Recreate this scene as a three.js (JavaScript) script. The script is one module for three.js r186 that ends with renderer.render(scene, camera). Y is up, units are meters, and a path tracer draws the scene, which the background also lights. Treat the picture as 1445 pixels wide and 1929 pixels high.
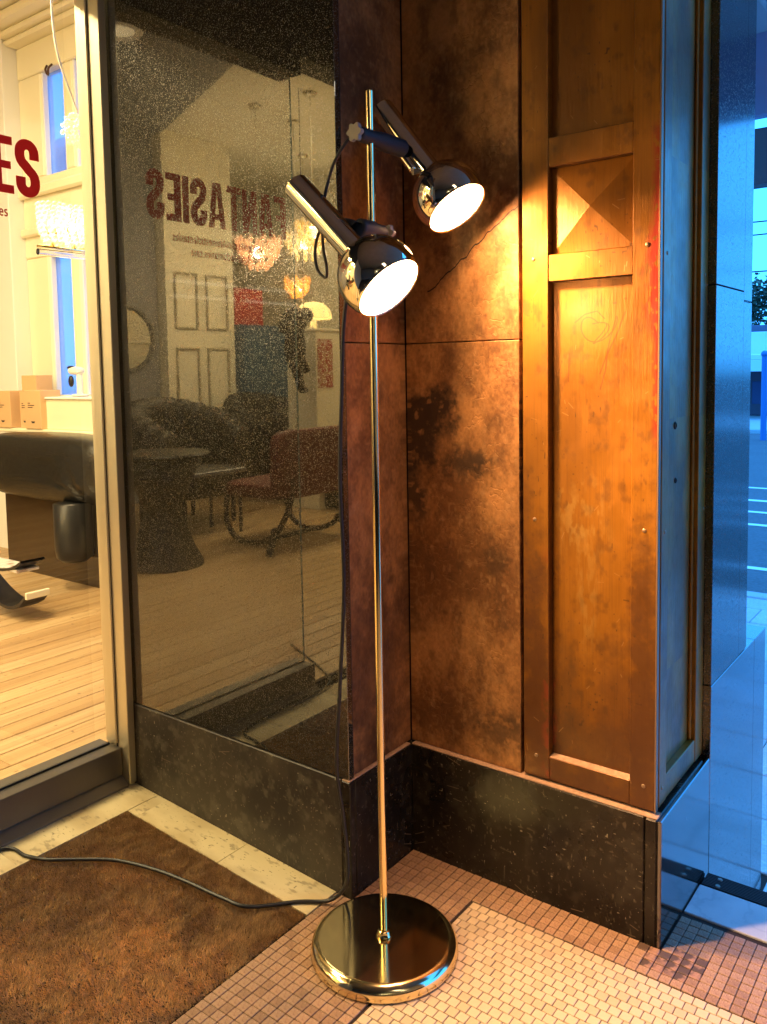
import * as THREE from 'three';
import { mergeGeometries, mergeVertices } from 'three/addons/utils/BufferGeometryUtils.js';
import { TextGeometry } from 'three/addons/geometries/TextGeometry.js';
import { FontLoader } from 'three/addons/loaders/FontLoader.js';
import { RectAreaLightUniformsLib } from 'three/addons/lights/RectAreaLightUniformsLib.js';

RectAreaLightUniformsLib.init();
const scene = new THREE.Scene();
// ---------------------------------------------------------------- camera
const camera = new THREE.PerspectiveCamera(63.53, 1445 / 1929, 0.05, 400);
camera.position.set(1.0632, 1.1, 1.4945);
camera.rotation.set(-0.0767438, 0.64667693, -0.01697071, 'YXZ');
camera.setViewOffset(1445, 1929, 0, 143.6, 1445, 1929);
// ---------------------------------------------------------------- sky: an even, blue dusk overcast
{
  const W = 256, H = 128, d = new Float32Array(W * H * 4);
  const s = (x, y, z) => Math.sin(x * 3.1 + 1.7 * Math.sin(y * 4.3 + z)) * Math.sin(z * 2.7 + 1.3 * Math.sin(x * 3.7)) ;
  for (let r = 0; r < H; r++) for (let c = 0; c < W; c++) {
    const up = ((r + 0.5) / H - 0.5) * Math.PI, a = ((c + 0.5) / W - 0.5) * 2 * Math.PI;
    const y = Math.sin(up), x = Math.cos(a) * Math.cos(up), z = Math.sin(a) * Math.cos(up);
    const t = Math.max(0, y), n = 1 + 0.12 * s(x * 2, y * 6, z * 2) + 0.06 * s(x * 5 + 2, y * 12, z * 5);
    const k = (r * W + c) * 4, g = y < 0 ? 0.35 : 1;
    d[k] = (0.15 - 0.03 * t) * n * g; d[k + 1] = (1.3 - 0.35 * t) * n * g; d[k + 2] = (3.7 - 0.3 * t) * n * g; d[k + 3] = 1;
  }
  const sky = new THREE.DataTexture(d, W, H, THREE.RGBAFormat, THREE.FloatType);
  sky.mapping = THREE.EquirectangularReflectionMapping; sky.magFilter = THREE.LinearFilter; sky.needsUpdate = true;
  scene.background = sky; scene.environment = sky;
}
// the last of the daylight, wide and soft, from above the street
const sun = new THREE.DirectionalLight(new THREE.Color().setRGB(0.14, 0.46, 1.0), 1.5);
sun.position.set(3, 14, -5); sun.target.position.set(0, 0, -2); sun.castShadow = true; sun.shadow.radius = 40;
sun.shadow.mapSize.set(2048, 2048);
Object.assign(sun.shadow.camera, { left: -14, right: 14, top: 14, bottom: -14, near: 0.5, far: 60 });
scene.add(sun, sun.target);
// ---------------------------------------------------------------- exposure
const renderer = new THREE.WebGLRenderer({ antialias: true });
renderer.toneMapping = THREE.LinearToneMapping;
renderer.toneMappingExposure = 1.12;
renderer.shadowMap.enabled = true;

// ================================================================ helpers
let seed = 7;
const rnd = () => { seed |= 0; seed = (seed + 0x6D2B79F5) | 0; let t = Math.imul(seed ^ (seed >>> 15), 1 | seed); t = (t + Math.imul(t ^ (t >>> 7), 61 | t)) ^ t; return ((t ^ (t >>> 14)) >>> 0) / 4294967296; };
const rr = (a, b) => a + (b - a) * rnd();
const hash = (x, y, s) => { let h = Math.imul(x, 374761393) ^ Math.imul(y, 668265263) ^ Math.imul(s, 2246822519); h = Math.imul(h ^ (h >>> 13), 1274126177); return ((h ^ (h >>> 16)) >>> 0) / 4294967296; };
const sm = (t) => t * t * (3 - 2 * t);
const vn = (x, y, s = 0, per = 0) => {
  const ix = Math.floor(x), iy = Math.floor(y), fx = sm(x - ix), fy = sm(y - iy);
  const w = (k) => (per ? ((k % per) + per) % per : k);
  const a = hash(w(ix), w(iy), s), b = hash(w(ix + 1), w(iy), s), c = hash(w(ix), w(iy + 1), s), e = hash(w(ix + 1), w(iy + 1), s);
  return a + (b - a) * fx + (c - a) * fy + (a - b - c + e) * fx * fy;
};
const fbm = (x, y, s = 0, o = 4, per = 0) => { let v = 0, a = 0.5, n = 0; for (let i = 0; i < o; i++) { v += a * vn(x, y, s + i * 17, per); n += a; a *= 0.5; x *= 2; y *= 2; per *= 2; } return v / n; };
const clamp = (x, a = 0, b = 1) => Math.min(b, Math.max(a, x));
const step = (a, b, x) => sm(clamp((x - a) / (b - a)));
const mix3 = (a, b, t) => [a[0] + (b[0] - a[0]) * t, a[1] + (b[1] - a[1]) * t, a[2] + (b[2] - a[2]) * t];
const toS = (c) => 255 * clamp(c <= 0.0031308 ? c * 12.92 : 1.055 * Math.pow(c, 1 / 2.4) - 0.055);
// fn(u, v) -> linear rgb array (colour) or a number (data)
function tex(w, h, fn, wrap = true) {
  const d = new Uint8Array(w * h * 4); let color = false;
  for (let y = 0; y < h; y++) for (let x = 0; x < w; x++) {
    const v = fn((x + 0.5) / w, (y + 0.5) / h, x, y), k = (y * w + x) * 4;
    if (Array.isArray(v)) { color = true; d[k] = toS(v[0]); d[k + 1] = toS(v[1]); d[k + 2] = toS(v[2]); } else d[k] = d[k + 1] = d[k + 2] = 255 * clamp(v);
    d[k + 3] = 255;
  }
  const t = new THREE.DataTexture(d, w, h); if (color) t.colorSpace = THREE.SRGBColorSpace;
  t.magFilter = THREE.LinearFilter; t.minFilter = THREE.LinearMipmapLinearFilter; t.generateMipmaps = true;
  t.wrapS = t.wrapT = wrap ? THREE.RepeatWrapping : THREE.ClampToEdgeWrapping; t.needsUpdate = true; return t;
}
const span = (t, sx, sy = sx, ox = 0, oy = 0) => { t.repeat.set(1 / sx, 1 / sy); t.offset.set(-ox / sx, -oy / sy); return t; };   // uv are metres
const C3 = (r, g, b) => new THREE.Color().setRGB(r, g, b);
const std = (o) => new THREE.MeshStandardMaterial(o), phy = (o) => new THREE.MeshPhysicalMaterial(o);
// uv in metres from position, by the way each face points
function uvm(g) {
  if (g.index) g = g.toNonIndexed();
  const p = g.attributes.position, n = g.attributes.normal, uv = new Float32Array(p.count * 2);
  for (let i = 0; i < p.count; i++) {
    const f = i - (i % 3), ax = Math.abs(n.getX(f) + n.getX(f + 1) + n.getX(f + 2)), ay = Math.abs(n.getY(f) + n.getY(f + 1) + n.getY(f + 2)), az = Math.abs(n.getZ(f) + n.getZ(f + 1) + n.getZ(f + 2));
    if (ax >= ay && ax >= az) { uv[2 * i] = p.getZ(i); uv[2 * i + 1] = p.getY(i); } else if (ay >= az) { uv[2 * i] = p.getX(i); uv[2 * i + 1] = p.getZ(i); } else { uv[2 * i] = p.getX(i); uv[2 * i + 1] = p.getY(i); }
  }
  g.setAttribute('uv', new THREE.BufferAttribute(uv, 2)); return g;
}
// convex polygon faces -> flat-shaded geometry
function polys(faces) {
  const pos = [];
  for (const f of faces) for (let i = 1; i + 1 < f.length; i++) pos.push(...f[0], ...f[i], ...f[i + 1]);
  const g = new THREE.BufferGeometry(); g.setAttribute('position', new THREE.Float32BufferAttribute(pos, 3)); g.computeVertexNormals(); return uvm(g);
}
// box with chamfered edges
function bb(x0, x1, y0, y1, z0, z1, b = 0.001) {
  b = Math.min(b, (x1 - x0) * 0.45, (y1 - y0) * 0.45, (z1 - z0) * 0.45);
  const X = [x0, x1], Y = [y0, y1], Z = [z0, z1], S = [1, -1];
  const V = (i, j, k, ax) => [X[i] + (ax === 0 ? 0 : S[i] * b), Y[j] + (ax === 1 ? 0 : S[j] * b), Z[k] + (ax === 2 ? 0 : S[k] * b)];
  const F = [];
  const add = (f, n) => { const a = f[0], c = f[1], e = f[2], u = [c[0] - a[0], c[1] - a[1], c[2] - a[2]], v = [e[0] - a[0], e[1] - a[1], e[2] - a[2]];
    const cr = [u[1] * v[2] - u[2] * v[1], u[2] * v[0] - u[0] * v[2], u[0] * v[1] - u[1] * v[0]]; F.push(cr[0] * n[0] + cr[1] * n[1] + cr[2] * n[2] < 0 ? f.slice().reverse() : f); };
  for (const i of [0, 1]) { const s = i ? 1 : -1;
    add([V(i, 0, 0, 0), V(i, 1, 0, 0), V(i, 1, 1, 0), V(i, 0, 1, 0)], [s, 0, 0]);
    add([V(0, i, 0, 1), V(1, i, 0, 1), V(1, i, 1, 1), V(0, i, 1, 1)], [0, s, 0]);
    add([V(0, 0, i, 2), V(1, 0, i, 2), V(1, 1, i, 2), V(0, 1, i, 2)], [0, 0, s]);
    for (const j of [0, 1]) { const t = j ? 1 : -1;
      add([V(i, j, 0, 0), V(i, j, 1, 0), V(i, j, 1, 1), V(i, j, 0, 1)], [s, t, 0]);
      add([V(i, 0, j, 0), V(i, 1, j, 0), V(i, 1, j, 2), V(i, 0, j, 2)], [s, 0, t]);
      add([V(0, i, j, 1), V(1, i, j, 1), V(1, i, j, 2), V(0, i, j, 2)], [0, s, t]);
      for (const k of [0, 1]) add([V(i, j, k, 0), V(i, j, k, 1), V(i, j, k, 2)], [s, t, k ? 1 : -1]);
    } }
  return polys(F);
}
const names = {};
const numbered = (n) => { names[n] = (names[n] ?? -1) + 1; return names[n] ? n + '_' + String(names[n]).padStart(3, '0') : n; };
function mk(name, g, m, parent) {
  if (!g.attributes.normal) g.computeVertexNormals();
  const o = new THREE.Mesh(g, m); o.castShadow = o.receiveShadow = true; o.name = name;
  if (parent) { const b = parent.userData.base; if (b) g.translate(-b[0], -b[1], -b[2]); parent.add(o); o.userData.base = b; }
  return o;
}
const bases = [];
function thing(name, label, category, base = [0, 0, 0], group, kind) {
  const o = new THREE.Group(); o.name = numbered(name); o.position.set(...base); scene.add(o);
  o.userData = { label, category, base }; if (group) o.userData.group = group; if (kind) { o.userData.kind = kind; delete o.userData.category; delete o.userData.label; if (label) o.userData.label = label; }
  return o;
}
function single(name, g, m, label, category, group) { g.computeBoundingBox(); const c = g.boundingBox.getCenter(new THREE.Vector3()), b = [c.x, g.boundingBox.min.y, c.z]; g.translate(-b[0], -b[1], -b[2]); const o = new THREE.Mesh(g, m); o.position.set(...b); o.castShadow = o.receiveShadow = true; o.name = numbered(name); o.userData = { label, category }; if (group) o.userData.group = group; scene.add(o); return o; }
function struct(name, g, m, parent) { const o = mk(parent ? name : numbered(name), g, m, parent); if (!parent) { o.userData = { kind: 'structure' }; scene.add(o); } return o; }
const V3 = (x, y, z) => new THREE.Vector3(x, y, z);
const tube = (pts, r, seg = 40, rad = 8, closed = false) => new THREE.TubeGeometry(new THREE.CatmullRomCurve3(pts.map((p) => V3(...p)), closed, 'catmullrom', 0.5), seg, r, rad, closed);
function cyl(a, b, r0, r1 = r0, seg = 20, caps = true) {   // tapered rod from a to b
  const A = V3(...a), B = V3(...b), d = B.clone().sub(A), g = new THREE.CylinderGeometry(r1, r0, d.length(), seg, 1, !caps);
  g.applyQuaternion(new THREE.Quaternion().setFromUnitVectors(V3(0, 1, 0), d.clone().normalize())); g.translate((A.x + B.x) / 2, (A.y + B.y) / 2, (A.z + B.z) / 2); return g;
}
const lathe = (pts, seg = 40) => new THREE.LatheGeometry(pts.map(([r, y]) => new THREE.Vector2(r, y)), seg);
const place = (g, p, q) => { if (q) g.applyQuaternion(q); g.translate(...p); return g; };
const qTo = (d) => new THREE.Quaternion().setFromUnitVectors(V3(0, 1, 0), V3(...d).normalize());
// cushion: a rounded box swollen from a sphere, with folds
function cushion(cx, cy, cz, rx, ry, rz, e = 0.5, amp = 0, freq = 6, sd = 3) {
  const g = new THREE.SphereGeometry(1, 72, 44), p = g.attributes.position, pw = (v) => Math.sign(v) * Math.pow(Math.abs(v), e);
  for (let i = 0; i < p.count; i++) {
    let x = pw(p.getX(i)), y = pw(p.getY(i)), z = pw(p.getZ(i));
    const k = 1 + amp * (fbm(x * freq + z * 2 + 20, y * freq * 0.6 + 20, sd, 3) - 0.5) * 2;
    p.setXYZ(i, cx + x * rx * k, cy + y * ry * k, cz + z * rz * k);
  }
  g.computeVertexNormals(); return g;
}

// ================================================================ surfaces
console.log('textures');
// black speckled granite, polished
const tGranite = tex(1024, 1024, (u, v) => {
  const f = vn(u * 400, v * 400, 1, 400), f2 = vn(u * 190, v * 190, 2, 190), f3 = fbm(u * 6, v * 6, 3, 3, 6);
  let c = [0.012, 0.011, 0.009];
  c = mix3(c, [0.045, 0.04, 0.028], step(0.5, 0.85, f2) * 0.7);
  c = mix3(c, [0.20, 0.165, 0.10], step(0.80, 0.95, f) * (0.5 + 0.6 * f3));
  return c;
});
span(tGranite, 0.55);
const tGraniteR = span(tex(1024, 1024, (u, v) => 0.015 + 0.85 * step(0.66, 0.90, vn(u * 420, v * 420, 5, 420)) + 0.015 * fbm(u * 5, v * 5, 6, 3, 5)), 0.5);
const mGranite = phy({ map: tGranite, roughness: 0.5, roughnessMap: tGraniteR, ior: 2.1 });
const mGraniteStreet = phy({ map: tGranite, roughness: 0.5, roughnessMap: span(tex(512, 512, (u, v) => 0.22 + 0.6 * step(0.55, 0.9, vn(u * 260, v * 260, 7, 260))), 0.5), ior: 2.25 });
const mGraniteBase = phy({ map: tGranite, clearcoat: 0.5, clearcoatRoughness: 0.10, roughness: 0.45, roughnessMap: mGraniteStreet.roughnessMap, ior: 2.33 });
const mGraniteDull = phy({ map: tGranite, roughness: 0.45, ior: 1.5 });
const sd2 = (x, y, [ax, ay, bx, by]) => { const t = clamp(((x - ax) * (bx - ax) + (y - ay) * (by - ay)) / ((bx - ax) ** 2 + (by - ay) ** 2)); return Math.hypot(x - ax - t * (bx - ax), y - ay - t * (by - ay)); };
const scuffs = []; for (let i = 0; i < 34; i++) { const x = rnd(), y = rnd(), a = rr(-0.5, 0.5), l = rr(0.01, 0.06); scuffs.push([x, y, x + l * Math.cos(a), y + l * Math.sin(a)]); }
// dark fossil stone of the plinths, worn and a little dirty
const stoneAt = (u, v, lift) => {
  const a = fbm(u * 5, v * 5, 11, 4, 5), b = vn(u * 55 + 3 * a, v * 38 + u * 20, 12), c = fbm(u * 14, v * 14, 13, 4, 14), n = vn(u * 150, v * 110, 14, 0);
  let col = mix3([0.008, 0.006, 0.005], [0.017, 0.013, 0.009], step(0.35, 0.7, a)).map((k) => k * (1 + 1.4 * lift * lift));
  const cf = fbm(u * 34, v * 30, 17, 5, 0); col = mix3(col, [0.085, 0.074, 0.053], step(0.50, 0.72, cf * 0.7 + c * 0.3) * (0.12 + 0.6 * lift * lift)); for (const q of scuffs) { const dd = sd2(u, v, q); if (dd < 0.002) col = mix3(col, [0.28, 0.2, 0.13], 0.6 * step(0.0016, 0.0004, dd)); }
  const e = vn(u * 112 + 2.5 * c, v * 96 - 2 * a, 16), e2 = vn(u * 74 - 3 * c, v * 60 + u * 8, 18); col = mix3(col, [0.13, 0.105, 0.07], step(0.86, 0.95, e) * (0.35 + 0.4 * lift) * step(0.3, 0.55, a)); col = mix3(col, [0.10, 0.08, 0.055], step(0.88, 0.96, e2) * 0.6);
  col = mix3(col, [0.38, 0.33, 0.24], step(0.93, 0.985, n) * 0.75);
  return col;
};
const mPlinth = phy({ map: span(tex(1024, 1024, (u, v) => stoneAt(u, v, 0.35)), 0.62), roughness: 0.36, roughnessMap: span(tex(256, 256, (u, v) => 0.6 + 0.4 * fbm(u * 8, v * 8, 15, 4, 8)), 0.62), ior: 1.33 });
const mPlinthGrey = phy({ map: span(tex(1024, 1024, (u, v) => stoneAt(u + 0.37, v + 0.21, 1.0)), 0.62), roughness: 0.5, ior: 1.5 });
const mPlinthWet = phy({ map: mPlinth.map, roughness: 0.11, ior: 2.2, clearcoat: 0.4, clearcoatRoughness: 0.08 });
// mottled brown bronze sheet of the walls
const patina = (x, y, sd) => {
  const a = fbm(x * 9, y * 6, 21 + sd, 5), b = fbm(x * 40, y * 28, 23 + sd, 4), r = Math.abs(fbm(x * 16 + a, y * 13, 25 + sd, 4) - 0.5), f = fbm(x * 190, y * 150, 26, 4);
  let c = mix3([0.165, 0.069, 0.022], [0.46, 0.22, 0.076], step(0.28, 0.72, a * 0.85 + 0.15 * f));
  c = mix3(c, [0.085, 0.038, 0.016], step(0.45, 0.80, b) * 0.5);
  c = mix3(c, [0.52, 0.30, 0.13], step(0.008, 0.0, r) * 0.22 * step(0.35, 0.6, vn(x * 20, y * 20, 27)));
  c = mix3(c, [0.46, 0.26, 0.11], step(0.60, 0.85, fbm(x * 60 + 9, y * 80, 28 + sd, 4)) * 0.3);
  c = mix3(c, [0.07, 0.032, 0.014], 0.3 * step(0.55, 0.78, fbm(x * 36, y * 15, 29 + sd, 5)) * step(0.35, 0.6, a)); c = mix3(c, [0.42, 0.23, 0.10], 0.28 * step(0.60, 0.75, fbm(x * 95 + 4, y * 45, 30 + sd, 5)));
  return c.map((k) => k * (0.82 + 0.36 * f));
};
const blot = (x, y, cx, cy, rx, ry, sd) => { const n = fbm(x * 34, y * 34, sd, 6) - 0.5 + 0.35 * (fbm(x * 150, y * 150, sd + 3, 4) - 0.5); return step(1.55, 0.35, Math.hypot((x - cx) / rx, (y - cy) / ry) + n * 1.5); };
const wallTop = 2.6;
const tWide = span(tex(512, 2048, (u, v) => {
  const x = u * 0.28, y = 0.25 + v * 1.8; let c = patina(x, y, 0);
  const stain = clamp(Math.max(blot(x, y, 0.04, 1.01, 0.075, 0.05, 31), blot(x, y, 0.02, 0.95, 0.05, 0.09, 32), 0.8 * blot(x, y, 0.15, 0.90, 0.07, 0.035, 33), 0.8 * blot(x, y, 0.01, 0.82, 0.03, 0.05, 34), 0.6 * blot(x, y, 0.23, 0.33, 0.09, 0.05, 35), 0.5 * blot(x, y, 0.22, 0.70, 0.03, 0.03, 36)) * (1.15 - 0.8 * step(0.55, 0.75, fbm(x * 60, y * 60, 38, 4))));
  c = mix3(c, [0.040, 0.022, 0.013], stain * 0.95);
  // one long crack
  const yc = 1.255 + (x - 0.03) * 0.72 + 0.012 * (fbm(x * 60, 3, 37, 3) - 0.5); if (x > 0.05) c = mix3(c, [0.02, 0.01, 0.006], step(0.0022, 0.0009, Math.abs(y - yc)));
  return c;
}, false), 0.28, 1.8, 0, 0.25);
const tNarrow = span(tex(256, 1024, (u, v) => mix3(patina(u * 0.21 + 3, v * 1.8 + 5, 4), [0.05, 0.025, 0.015], 0.6 * blot(u * 0.21, v * 1.8, 0.1, 0.2, 0.15, 0.2, 39)), false), 0.21, 1.8, 0, 0.25);
const tPatB = span(tex(512, 512, (u, v) => 0.5 + 0.6 * (fbm(u * 24, v * 24, 41, 5, 24) - 0.5) - 0.5 * step(0.03, 0.0, Math.abs(fbm(u * 12, v * 12, 43, 4, 12) - 0.5)) * vn(u * 9, v * 9, 44, 9)), 0.35);
const tPatR = span(tex(512, 512, (u, v) => 0.55 + 0.45 * fbm(u * 12, v * 12, 45, 5, 12)), 0.35);
const wallLook = { metalness: 0.35, roughness: 0.58, roughnessMap: tPatR, bumpMap: tPatB, bumpScale: 0.0012 };
const mWide = std({ map: tWide, ...wallLook }), mNarrow = std({ map: tNarrow, ...wallLook });
// bronze casing: brushed, scratched, dented, some red paint left on its edge
const scratchSegs = []; for (let i = 0; i < 50; i++) { const x = rr(0.28, 0.55), y = rr(0.26, 1.7), a = rr(-2, 2), l = rr(0.003, 0.016); scratchSegs.push([x, y, x + l * Math.cos(a), y + l * Math.sin(a), rr(0.0003, 0.0006)]); }
const graf = []; {
  const loop = []; for (let i = 0; i <= 26; i++) { const t = i / 26 * 5.6; loop.push([0.420 + 0.030 * Math.cos(t + 1.2) + 0.004 * t, 1.175 + 0.024 * Math.sin(t * 1.25 + 0.6)]); }
  loop.push([0.452, 1.14], [0.448, 1.10], [0.437, 1.06]); for (let i = 0; i + 1 < loop.length; i++) graf.push([...loop[i], ...loop[i + 1]]);
  const l2 = [[0.485, 1.205], [0.470, 1.165], [0.452, 1.13], [0.436, 1.09]]; for (let i = 0; i + 1 < l2.length; i++) graf.push([...l2[i], ...l2[i + 1]]);
  const l3 = [[0.385, 1.19], [0.405, 1.205], [0.43, 1.21], [0.445, 1.195]]; for (let i = 0; i + 1 < l3.length; i++) graf.push([...l3[i], ...l3[i + 1]]);
  graf.push([0.373, 1.13, 0.371, 1.075]); const l4 = []; for (let i = 0; i <= 18; i++) { const t = i / 18 * 7; l4.push([0.425 + 0.022 * Math.cos(t * 1.1) + 0.02 * Math.sin(t * 0.5), 1.168 + 0.02 * Math.sin(t * 0.9 + 2)]); } for (let i = 0; i + 1 < l4.length; i++) graf.push([...l4[i], ...l4[i + 1]]);
}
const CX0 = 0.27, CW = 0.30, CY0 = 0.25, CH = 1.8;
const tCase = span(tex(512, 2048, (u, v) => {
  const x = CX0 + u * CW, y = CY0 + v * CH, a = fbm(x * 8, y * 3, 51, 5), g = fbm(x * 500, y * 9, 52, 3), b = fbm(x * 60, y * 40, 53, 4);
  let c = mix3([0.195, 0.076, 0.007], [0.315, 0.128, 0.010], step(0.3, 0.7, a));
  c = mix3(c, [0.15, 0.062, 0.010], 0.3 * step(0.45, 0.85, g));
  c = mix3(c, [0.11, 0.045, 0.012], step(0.55, 0.85, b) * 0.5);
  // worn paler streak and old dirt in the lower panel
  c = mix3(c, [0.40, 0.24, 0.06], 0.45 * blot(x, y, 0.40, 0.80, 0.05, 0.07, 54) * step(0.4, 0.62, fbm(x * 120, y * 50, 155, 4)) + 0.35 * blot(x, y, 0.41, 0.66, 0.02, 0.12, 55) * step(0.4, 0.62, fbm(x * 140, y * 40, 156, 4)));
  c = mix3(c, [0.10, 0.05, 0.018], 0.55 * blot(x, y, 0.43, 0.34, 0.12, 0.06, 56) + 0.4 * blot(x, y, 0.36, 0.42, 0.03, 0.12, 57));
  c = mix3(c, [0.085, 0.032, 0.012], 0.75 * Math.max(blot(x, y, 0.53, 0.45, 0.035, 0.32, 165), blot(x, y, 0.31, 0.42, 0.035, 0.30, 166), blot(x, y, 0.42, 0.27, 0.2, 0.035, 167), 0.6 * blot(x, y, 0.47, 0.45, 0.05, 0.12, 168)));  // red-brown stains, partly painting the lamplight falloff low on the casing
  // chips of red paint on the outer stile and edge
  const e = 0.5575 - x, red = step(0.016 + 0.010 * fbm(y * 30, 3, 58, 4), 0.005, e) * step(0.93, 1.0, y) * step(1.56, 1.50, y);
  const red2 = step(0.034, 0.022, e + 0.03 * (fbm(x * 90, y * 30, 59, 4) - 0.5)) * step(1.13, 1.22, y) * step(1.40, 1.30, y);
  c = mix3(c, [0.30, 0.026, 0.012], clamp(red * 0.95 + red2 * 0.75) * step(0.28, 0.42, fbm(x * 160, y * 90, 60, 3)));
  c = mix3(c, [0.33, 0.05, 0.02], 0.5 * step(0.62, 0.75, fbm(x * 30, y * 22, 61, 4)) * step(0.02, 0.0, Math.abs(x - 0.334)) * step(0.8, 0.6, y));
  c = mix3(c, [0.08, 0.035, 0.012], 0.75 * step(0.90, 0.96, vn(x * 210, y * 130, 161)) * step(0.45, 0.6, fbm(x * 14, y * 9, 162, 3)));
  for (const s of scratchSegs) if (Math.abs(x - s[0]) < 0.035 && Math.abs(y - s[1]) < 0.035) c = mix3(c, [0.52, 0.32, 0.13], 0.45 * step(s[4] * 1.6, s[4] * 0.5, sd2(x, y, s)));
  if (x > 0.36 && x < 0.5 && y > 1.02 && y < 1.23) { let m = 1; for (const s of graf) m = Math.min(m, sd2(x, y, s)); c = mix3(c, [0.17, 0.055, 0.012], 0.75 * step(0.0017, 0.0008, m)); }
  return c;
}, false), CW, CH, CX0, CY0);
const tCaseB = span(tex(512, 512, (u, v) => 0.5 + 0.35 * (fbm(u * 200, v * 12, 62, 3, 12) - 0.5) * 0.5 + 0.9 * (fbm(u * 7, v * 7, 63, 4, 7) - 0.5)), 0.4);
const caseLook = { clearcoat: 0.22, clearcoatRoughness: 0.22, metalness: 0.45, roughness: 0.52, roughnessMap: tPatR, bumpMap: tCaseB, bumpScale: 0.0014 };
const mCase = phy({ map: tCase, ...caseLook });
const tSide = span(tex(512, 512, (u, v) => { const a = fbm(u * 8, v * 3, 64, 5, 0), b = fbm(u * 40, v * 26, 65, 4, 0); let c = mix3([0.185, 0.078, 0.007], [0.30, 0.134, 0.010], step(0.3, 0.7, a)); return mix3(c, [0.11, 0.045, 0.012], step(0.55, 0.85, b) * 0.5); }), 0.5);
const mSide = phy({ map: tSide, ...caseLook });
const mDust = std({ map: span(tex(256, 256, (u, v) => mix3([0.20, 0.12, 0.075], [0.42, 0.27, 0.18], fbm(u * 30, v * 30, 66, 4, 30))), 0.2), roughness: 0.95 });
const mTrim = std({ color: C3(0.30, 0.2, 0.12), metalness: 0.6, roughness: 0.4 });
const mDark = std({ color: C3(0.012, 0.009, 0.008), roughness: 0.8 });
// brass and bronze of the shopfront
const tBrush = span(tex(512, 512, (u, v) => 0.5 + 0.5 * (fbm(u * 160, v * 3, 71, 3, 3) - 0.5)), 0.12, 1.2);
const tBrushR = span(tex(256, 512, (u, v) => 0.5 + 0.5 * fbm(u * 40, v * 6, 72, 4, 6)), 0.12, 1.2);
const mBrass = std({ color: C3(0.68, 0.62, 0.47), metalness: 0.85, roughness: 0.55, roughnessMap: tBrushR, bumpMap: tBrush, bumpScale: 0.0002 });
const mBronzeRail = std({ color: C3(0.13, 0.115, 0.10), metalness: 0.6, roughness: 0.5, roughnessMap: tBrushR });
const mSteel = std({ color: C3(0.32, 0.28, 0.23), metalness: 0.7, roughness: 0.45, roughnessMap: tBrushR });
const mGlass = phy({ color: C3(1, 1, 1), transmission: 1, thickness: 0, roughness: 0.0, ior: 1.5 });
const mVinyl = phy({ color: C3(0.60, 0.035, 0.012), roughness: 0.7, transmission: 0.45, thickness: 0, side: THREE.DoubleSide });
// floors
const tSpeck = span(tex(256, 256, (u, v) => { const n = vn(u * 60, v * 60, 81, 60), a = fbm(u * 5, v * 5, 82, 3, 5); let c = mix3([0.28, 0.165, 0.095], [0.37, 0.22, 0.13], a); c = mix3(c, [0.20, 0.10, 0.06], step(0.72, 0.9, n) * 0.8); return mix3(c, [0.5, 0.35, 0.23], step(0.25, 0.1, n) * 0.6); }), 0.08);
const mRedTile = std({ map: tSpeck, roughness: 0.55 });
const mRedTileDark = std({ map: tSpeck, color: C3(0.78, 0.74, 0.70), roughness: 0.55 });
const mRedTileDirty = std({ map: span(tex(512, 512, (u, v) => { const n = vn(u * 120, v * 120, 181, 120), g = step(0.40, 0.62, fbm(u * 9, v * 9, 182, 5, 9)); return mix3(mix3([0.34, 0.19, 0.12], [0.24, 0.12, 0.075], n), [0.035, 0.022, 0.015], g * 0.85); }), 0.17), roughness: 0.6 });
const tBeige = span(tex(512, 512, (u, v) => { let c = mix3([0.48, 0.355, 0.22], [0.57, 0.43, 0.285], fbm(u * 8, v * 8, 83, 4, 8)); return mix3(c, [0.24, 0.16, 0.09], step(0.80, 0.9, fbm(u * 40, v * 40, 84, 3, 40)) * 0.8); }), 0.45);
const mBeige = std({ map: tBeige, roughness: 0.5 }), mBeigeB = std({ map: tBeige, color: C3(0.9, 0.88, 0.84), roughness: 0.5 });
const mGrout = std({ color: C3(0.028, 0.016, 0.011), roughness: 0.95 });
const tTrav = span(tex(1024, 1024, (u, v) => { const a = fbm(u * 4, v * 9, 85, 5, 0), b = fbm(u * 26, v * 60, 86, 4, 0); let c = mix3([0.48, 0.37, 0.19], [0.64, 0.53, 0.30], step(0.3, 0.7, a)); c = mix3(c, [0.26, 0.20, 0.11], step(0.62, 0.8, b) * 0.7); return mix3(c, [0.12, 0.085, 0.045], step(0.86, 0.93, vn(u * 90, v * 170, 87)) * step(0.5, 0.7, a) * 0.8); }), 0.6);
const mTrav = std({ map: tTrav, roughness: 0.6 });
const tMarble = span(tex(512, 512, (u, v) => { const a = fbm(u * 5, v * 5, 88, 5, 5), r = Math.abs(fbm(u * 7, v * 7, 89, 5, 7) - 0.5); return mix3(mix3([0.50, 0.49, 0.47], [0.66, 0.66, 0.65], a), [0.22, 0.24, 0.26], step(0.05, 0, r) * 0.2 + step(0.5, 0.8, a) * 0.35); }), 0.5);
const mMarble = std({ map: tMarble, roughness: 0.35 });
const tWood = span(tex(512, 1024, (u, v) => { const g = fbm(u * 30 + 2 * fbm(u * 4, v * 3, 91, 3), v * 3, 92, 4), k = fbm(u * 140, v * 5, 93, 2); let c = mix3([0.44, 0.29, 0.145], [0.56, 0.39, 0.21], step(0.2, 0.8, g)); c = mix3(c, [0.28, 0.155, 0.06], step(0.66, 0.8, k) * 0.45); return mix3(c, [0.14, 0.07, 0.03], step(0.93, 0.97, vn(u * 36, v * 60, 94)) * 0.7); }), 0.5, 1.4);
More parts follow.
